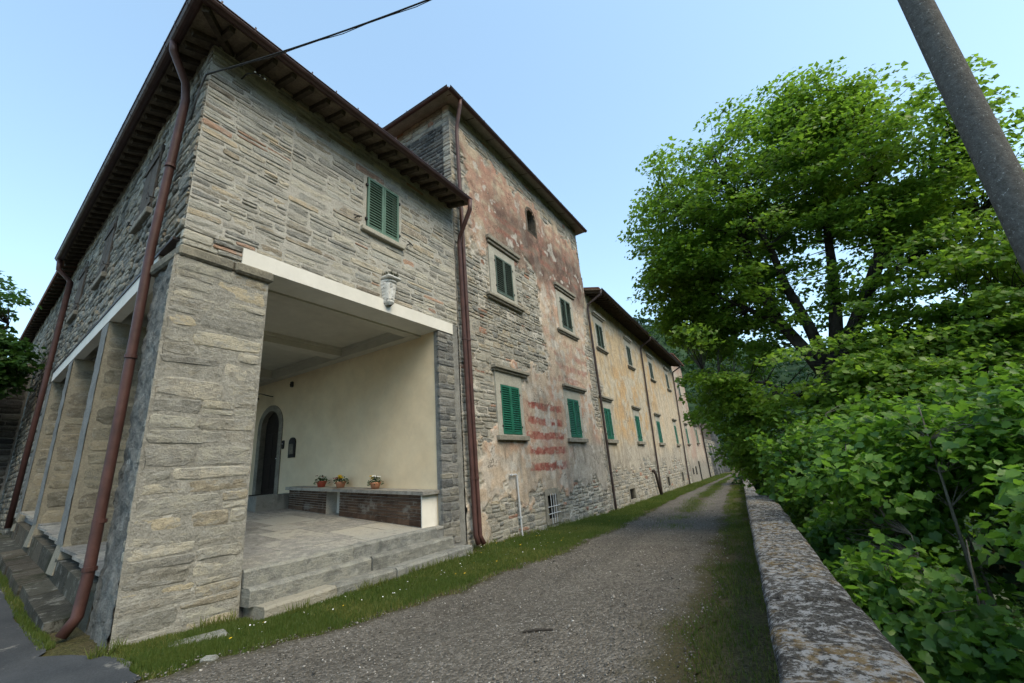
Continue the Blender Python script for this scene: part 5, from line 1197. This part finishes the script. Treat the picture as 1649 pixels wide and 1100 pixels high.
o = obj('loose_gravel', mesh_np('loose_gravel', V, [F_], m_peb, {'rnd': A})); o['kind'] = 'stuff'
# single things lying on the lane
tag(MB().tube([(-2.72, 4.22, .022), (-2.6, 4.30, .03), (-2.45, 4.38, .022)], [.012, .016, .01], 6).build('stick', m_bark), 'short dark stick lying on the gravel lane', 'stick')
tag(MB().box(-.30, .28, -.12, .13, -.05, .035, bev=.03).build('kerb_slab', m_step, None, Matrix.Translation((-6.10, 2.72, .05)) @ Matrix.Rotation(R_(74), 4, 'Z')), 'flat grey stone slab in the grass at the foot of the pier', 'stone slab')
tag(MB().box(-.07, .08, -.05, .05, -.02, .05, bev=.02).build('loose_stone', m_step, None, Matrix.Translation((-5.35, 2.5, .02)) @ Matrix.Rotation(R_(30), 4, 'Z')), 'small loose stone at the edge of the grass below the pier', 'stone')

# distant hills, plus an unseen eastern hillside added to block low sky light
def hill_z(x, y):
    far = sst(110, 170, y); east_block = sst(45, 75, x)
    z = -16+11*np.maximum(far, east_block)+122*np.exp(-((x+150)/95)**2-((y-420)/170)**2)+88*np.exp(-((x+20)/120)**2-((y-500)/170)**2)+62*np.exp(-((x-190)/150)**2-((y-330)/150)**2)*far
    z = z+66*sst(45, 170, x)*(1-sst(120, 300, y))*sst(-330, -150, y)  # added hillside out of view, cuts low sky light on house and porch
    return z+(fbm(x*.02, y*.02, 91)-.5)*14*np.maximum(far, east_block)
hx, hy = np.meshgrid(np.linspace(-420, 480, 100), np.linspace(-340, 720, 110)); hz = hill_z(hx, hy)
m_hg = rough_mat('forest_floor', (.02, .045, .02), (.035, .065, .03), .05, 1, .2, .1)
h = obj('hill', sheet('hill', hx, hy, hz-2, m_hg)); h['kind'] = 'structure'
n = 9000; hxp = g.uniform(-330, 330, n); hyp = 150+330*g.random(n); hxp[:2200] = 48+130*g.random(2200); hyp[:2200] = g.uniform(-180, 150, 2200); per = 26  # first clumps cover the unseen added eastern hillside
c = np.repeat(np.stack([hxp, hyp, hill_z(hxp, hyp)+2], 1), per, 0); q = g.normal(size=(n*per, 3)); q /= np.linalg.norm(q, axis=1)[:, None]
q *= np.array([2.6, 2.6, 3.4])*np.repeat(g.uniform(.6, 1.3, n), per)[:, None]; q[:, 2] = np.abs(q[:, 2]); c = c+q
V, F_, A = inst(np.array([(-.5, -.5, 0), (.5, -.4, .1), (.1, .6, 0)]), np.array([(0, 1, 2)]), c, rots(n*per, g, .7, q*.2), g.uniform(1., 2.1, n*per), np.clip(np.repeat(g.random(n), per)*.7+g.random(n*per)*.3, 0, .999))
o_h = obj('hill_forest', mesh_np('hill_forest', V, [F_], m_hill, {'rnd': A})); o_h['kind'] = 'stuff'

n = 1900; sy = 20+150*g.random(n); sx = np.where(g.random(n) < .62, np.maximum(par_in(sy), -6)+3.2+75*g.random(n)**1.3, -60+72*g.random(n)); k = (sx > par_in(sy)+3) | (sy > 86); sx, sy = sx[k], sy[k]; n = len(sx); per = 70
c = np.repeat(np.stack([sx, sy, zg(sx, sy)+.4], 1), per, 0); q = g.normal(size=(n*per, 3)); q /= np.linalg.norm(q, axis=1)[:, None]
q *= np.array([2.0, 2.0, 4.2])*np.repeat(g.uniform(.6, 1.3, n), per)[:, None]; q[:, 2] = np.abs(q[:, 2]); c = c+q
V, F_, A = inst(LEAF, LEAF_T, c, rots(n*per, g, .6, q*.25), g.uniform(.5, 1.0, n*per), np.clip(np.repeat(g.random(n), per)*.6+g.random(n*per)*.4, 0, .999))
o = obj('slope_thicket', mesh_np('slope_thicket', V, [F_], m_hill, {'rnd': A})); o['kind'] = 'stuff'

# ground cover on the bank below the parapet
n = 30000; cy_ = -1+24*g.random(n)**1.3; cx_ = par_in(cy_)+.55+7*g.random(n)**1.2
V, F_, A = inst(BIG, BIG_T, np.stack([cx_, cy_, zg(cx_, cy_)+.05+.75*g.random(n)*fbm(cx_, cy_, 55)], 1), rots(n, g, .6), g.uniform(.07, .14, n), g.random(n)*.5)
o = obj('bank_undergrowth', mesh_np('bank_undergrowth', V, [F_], m_leafL, {'rnd': A})); o['kind'] = 'stuff'
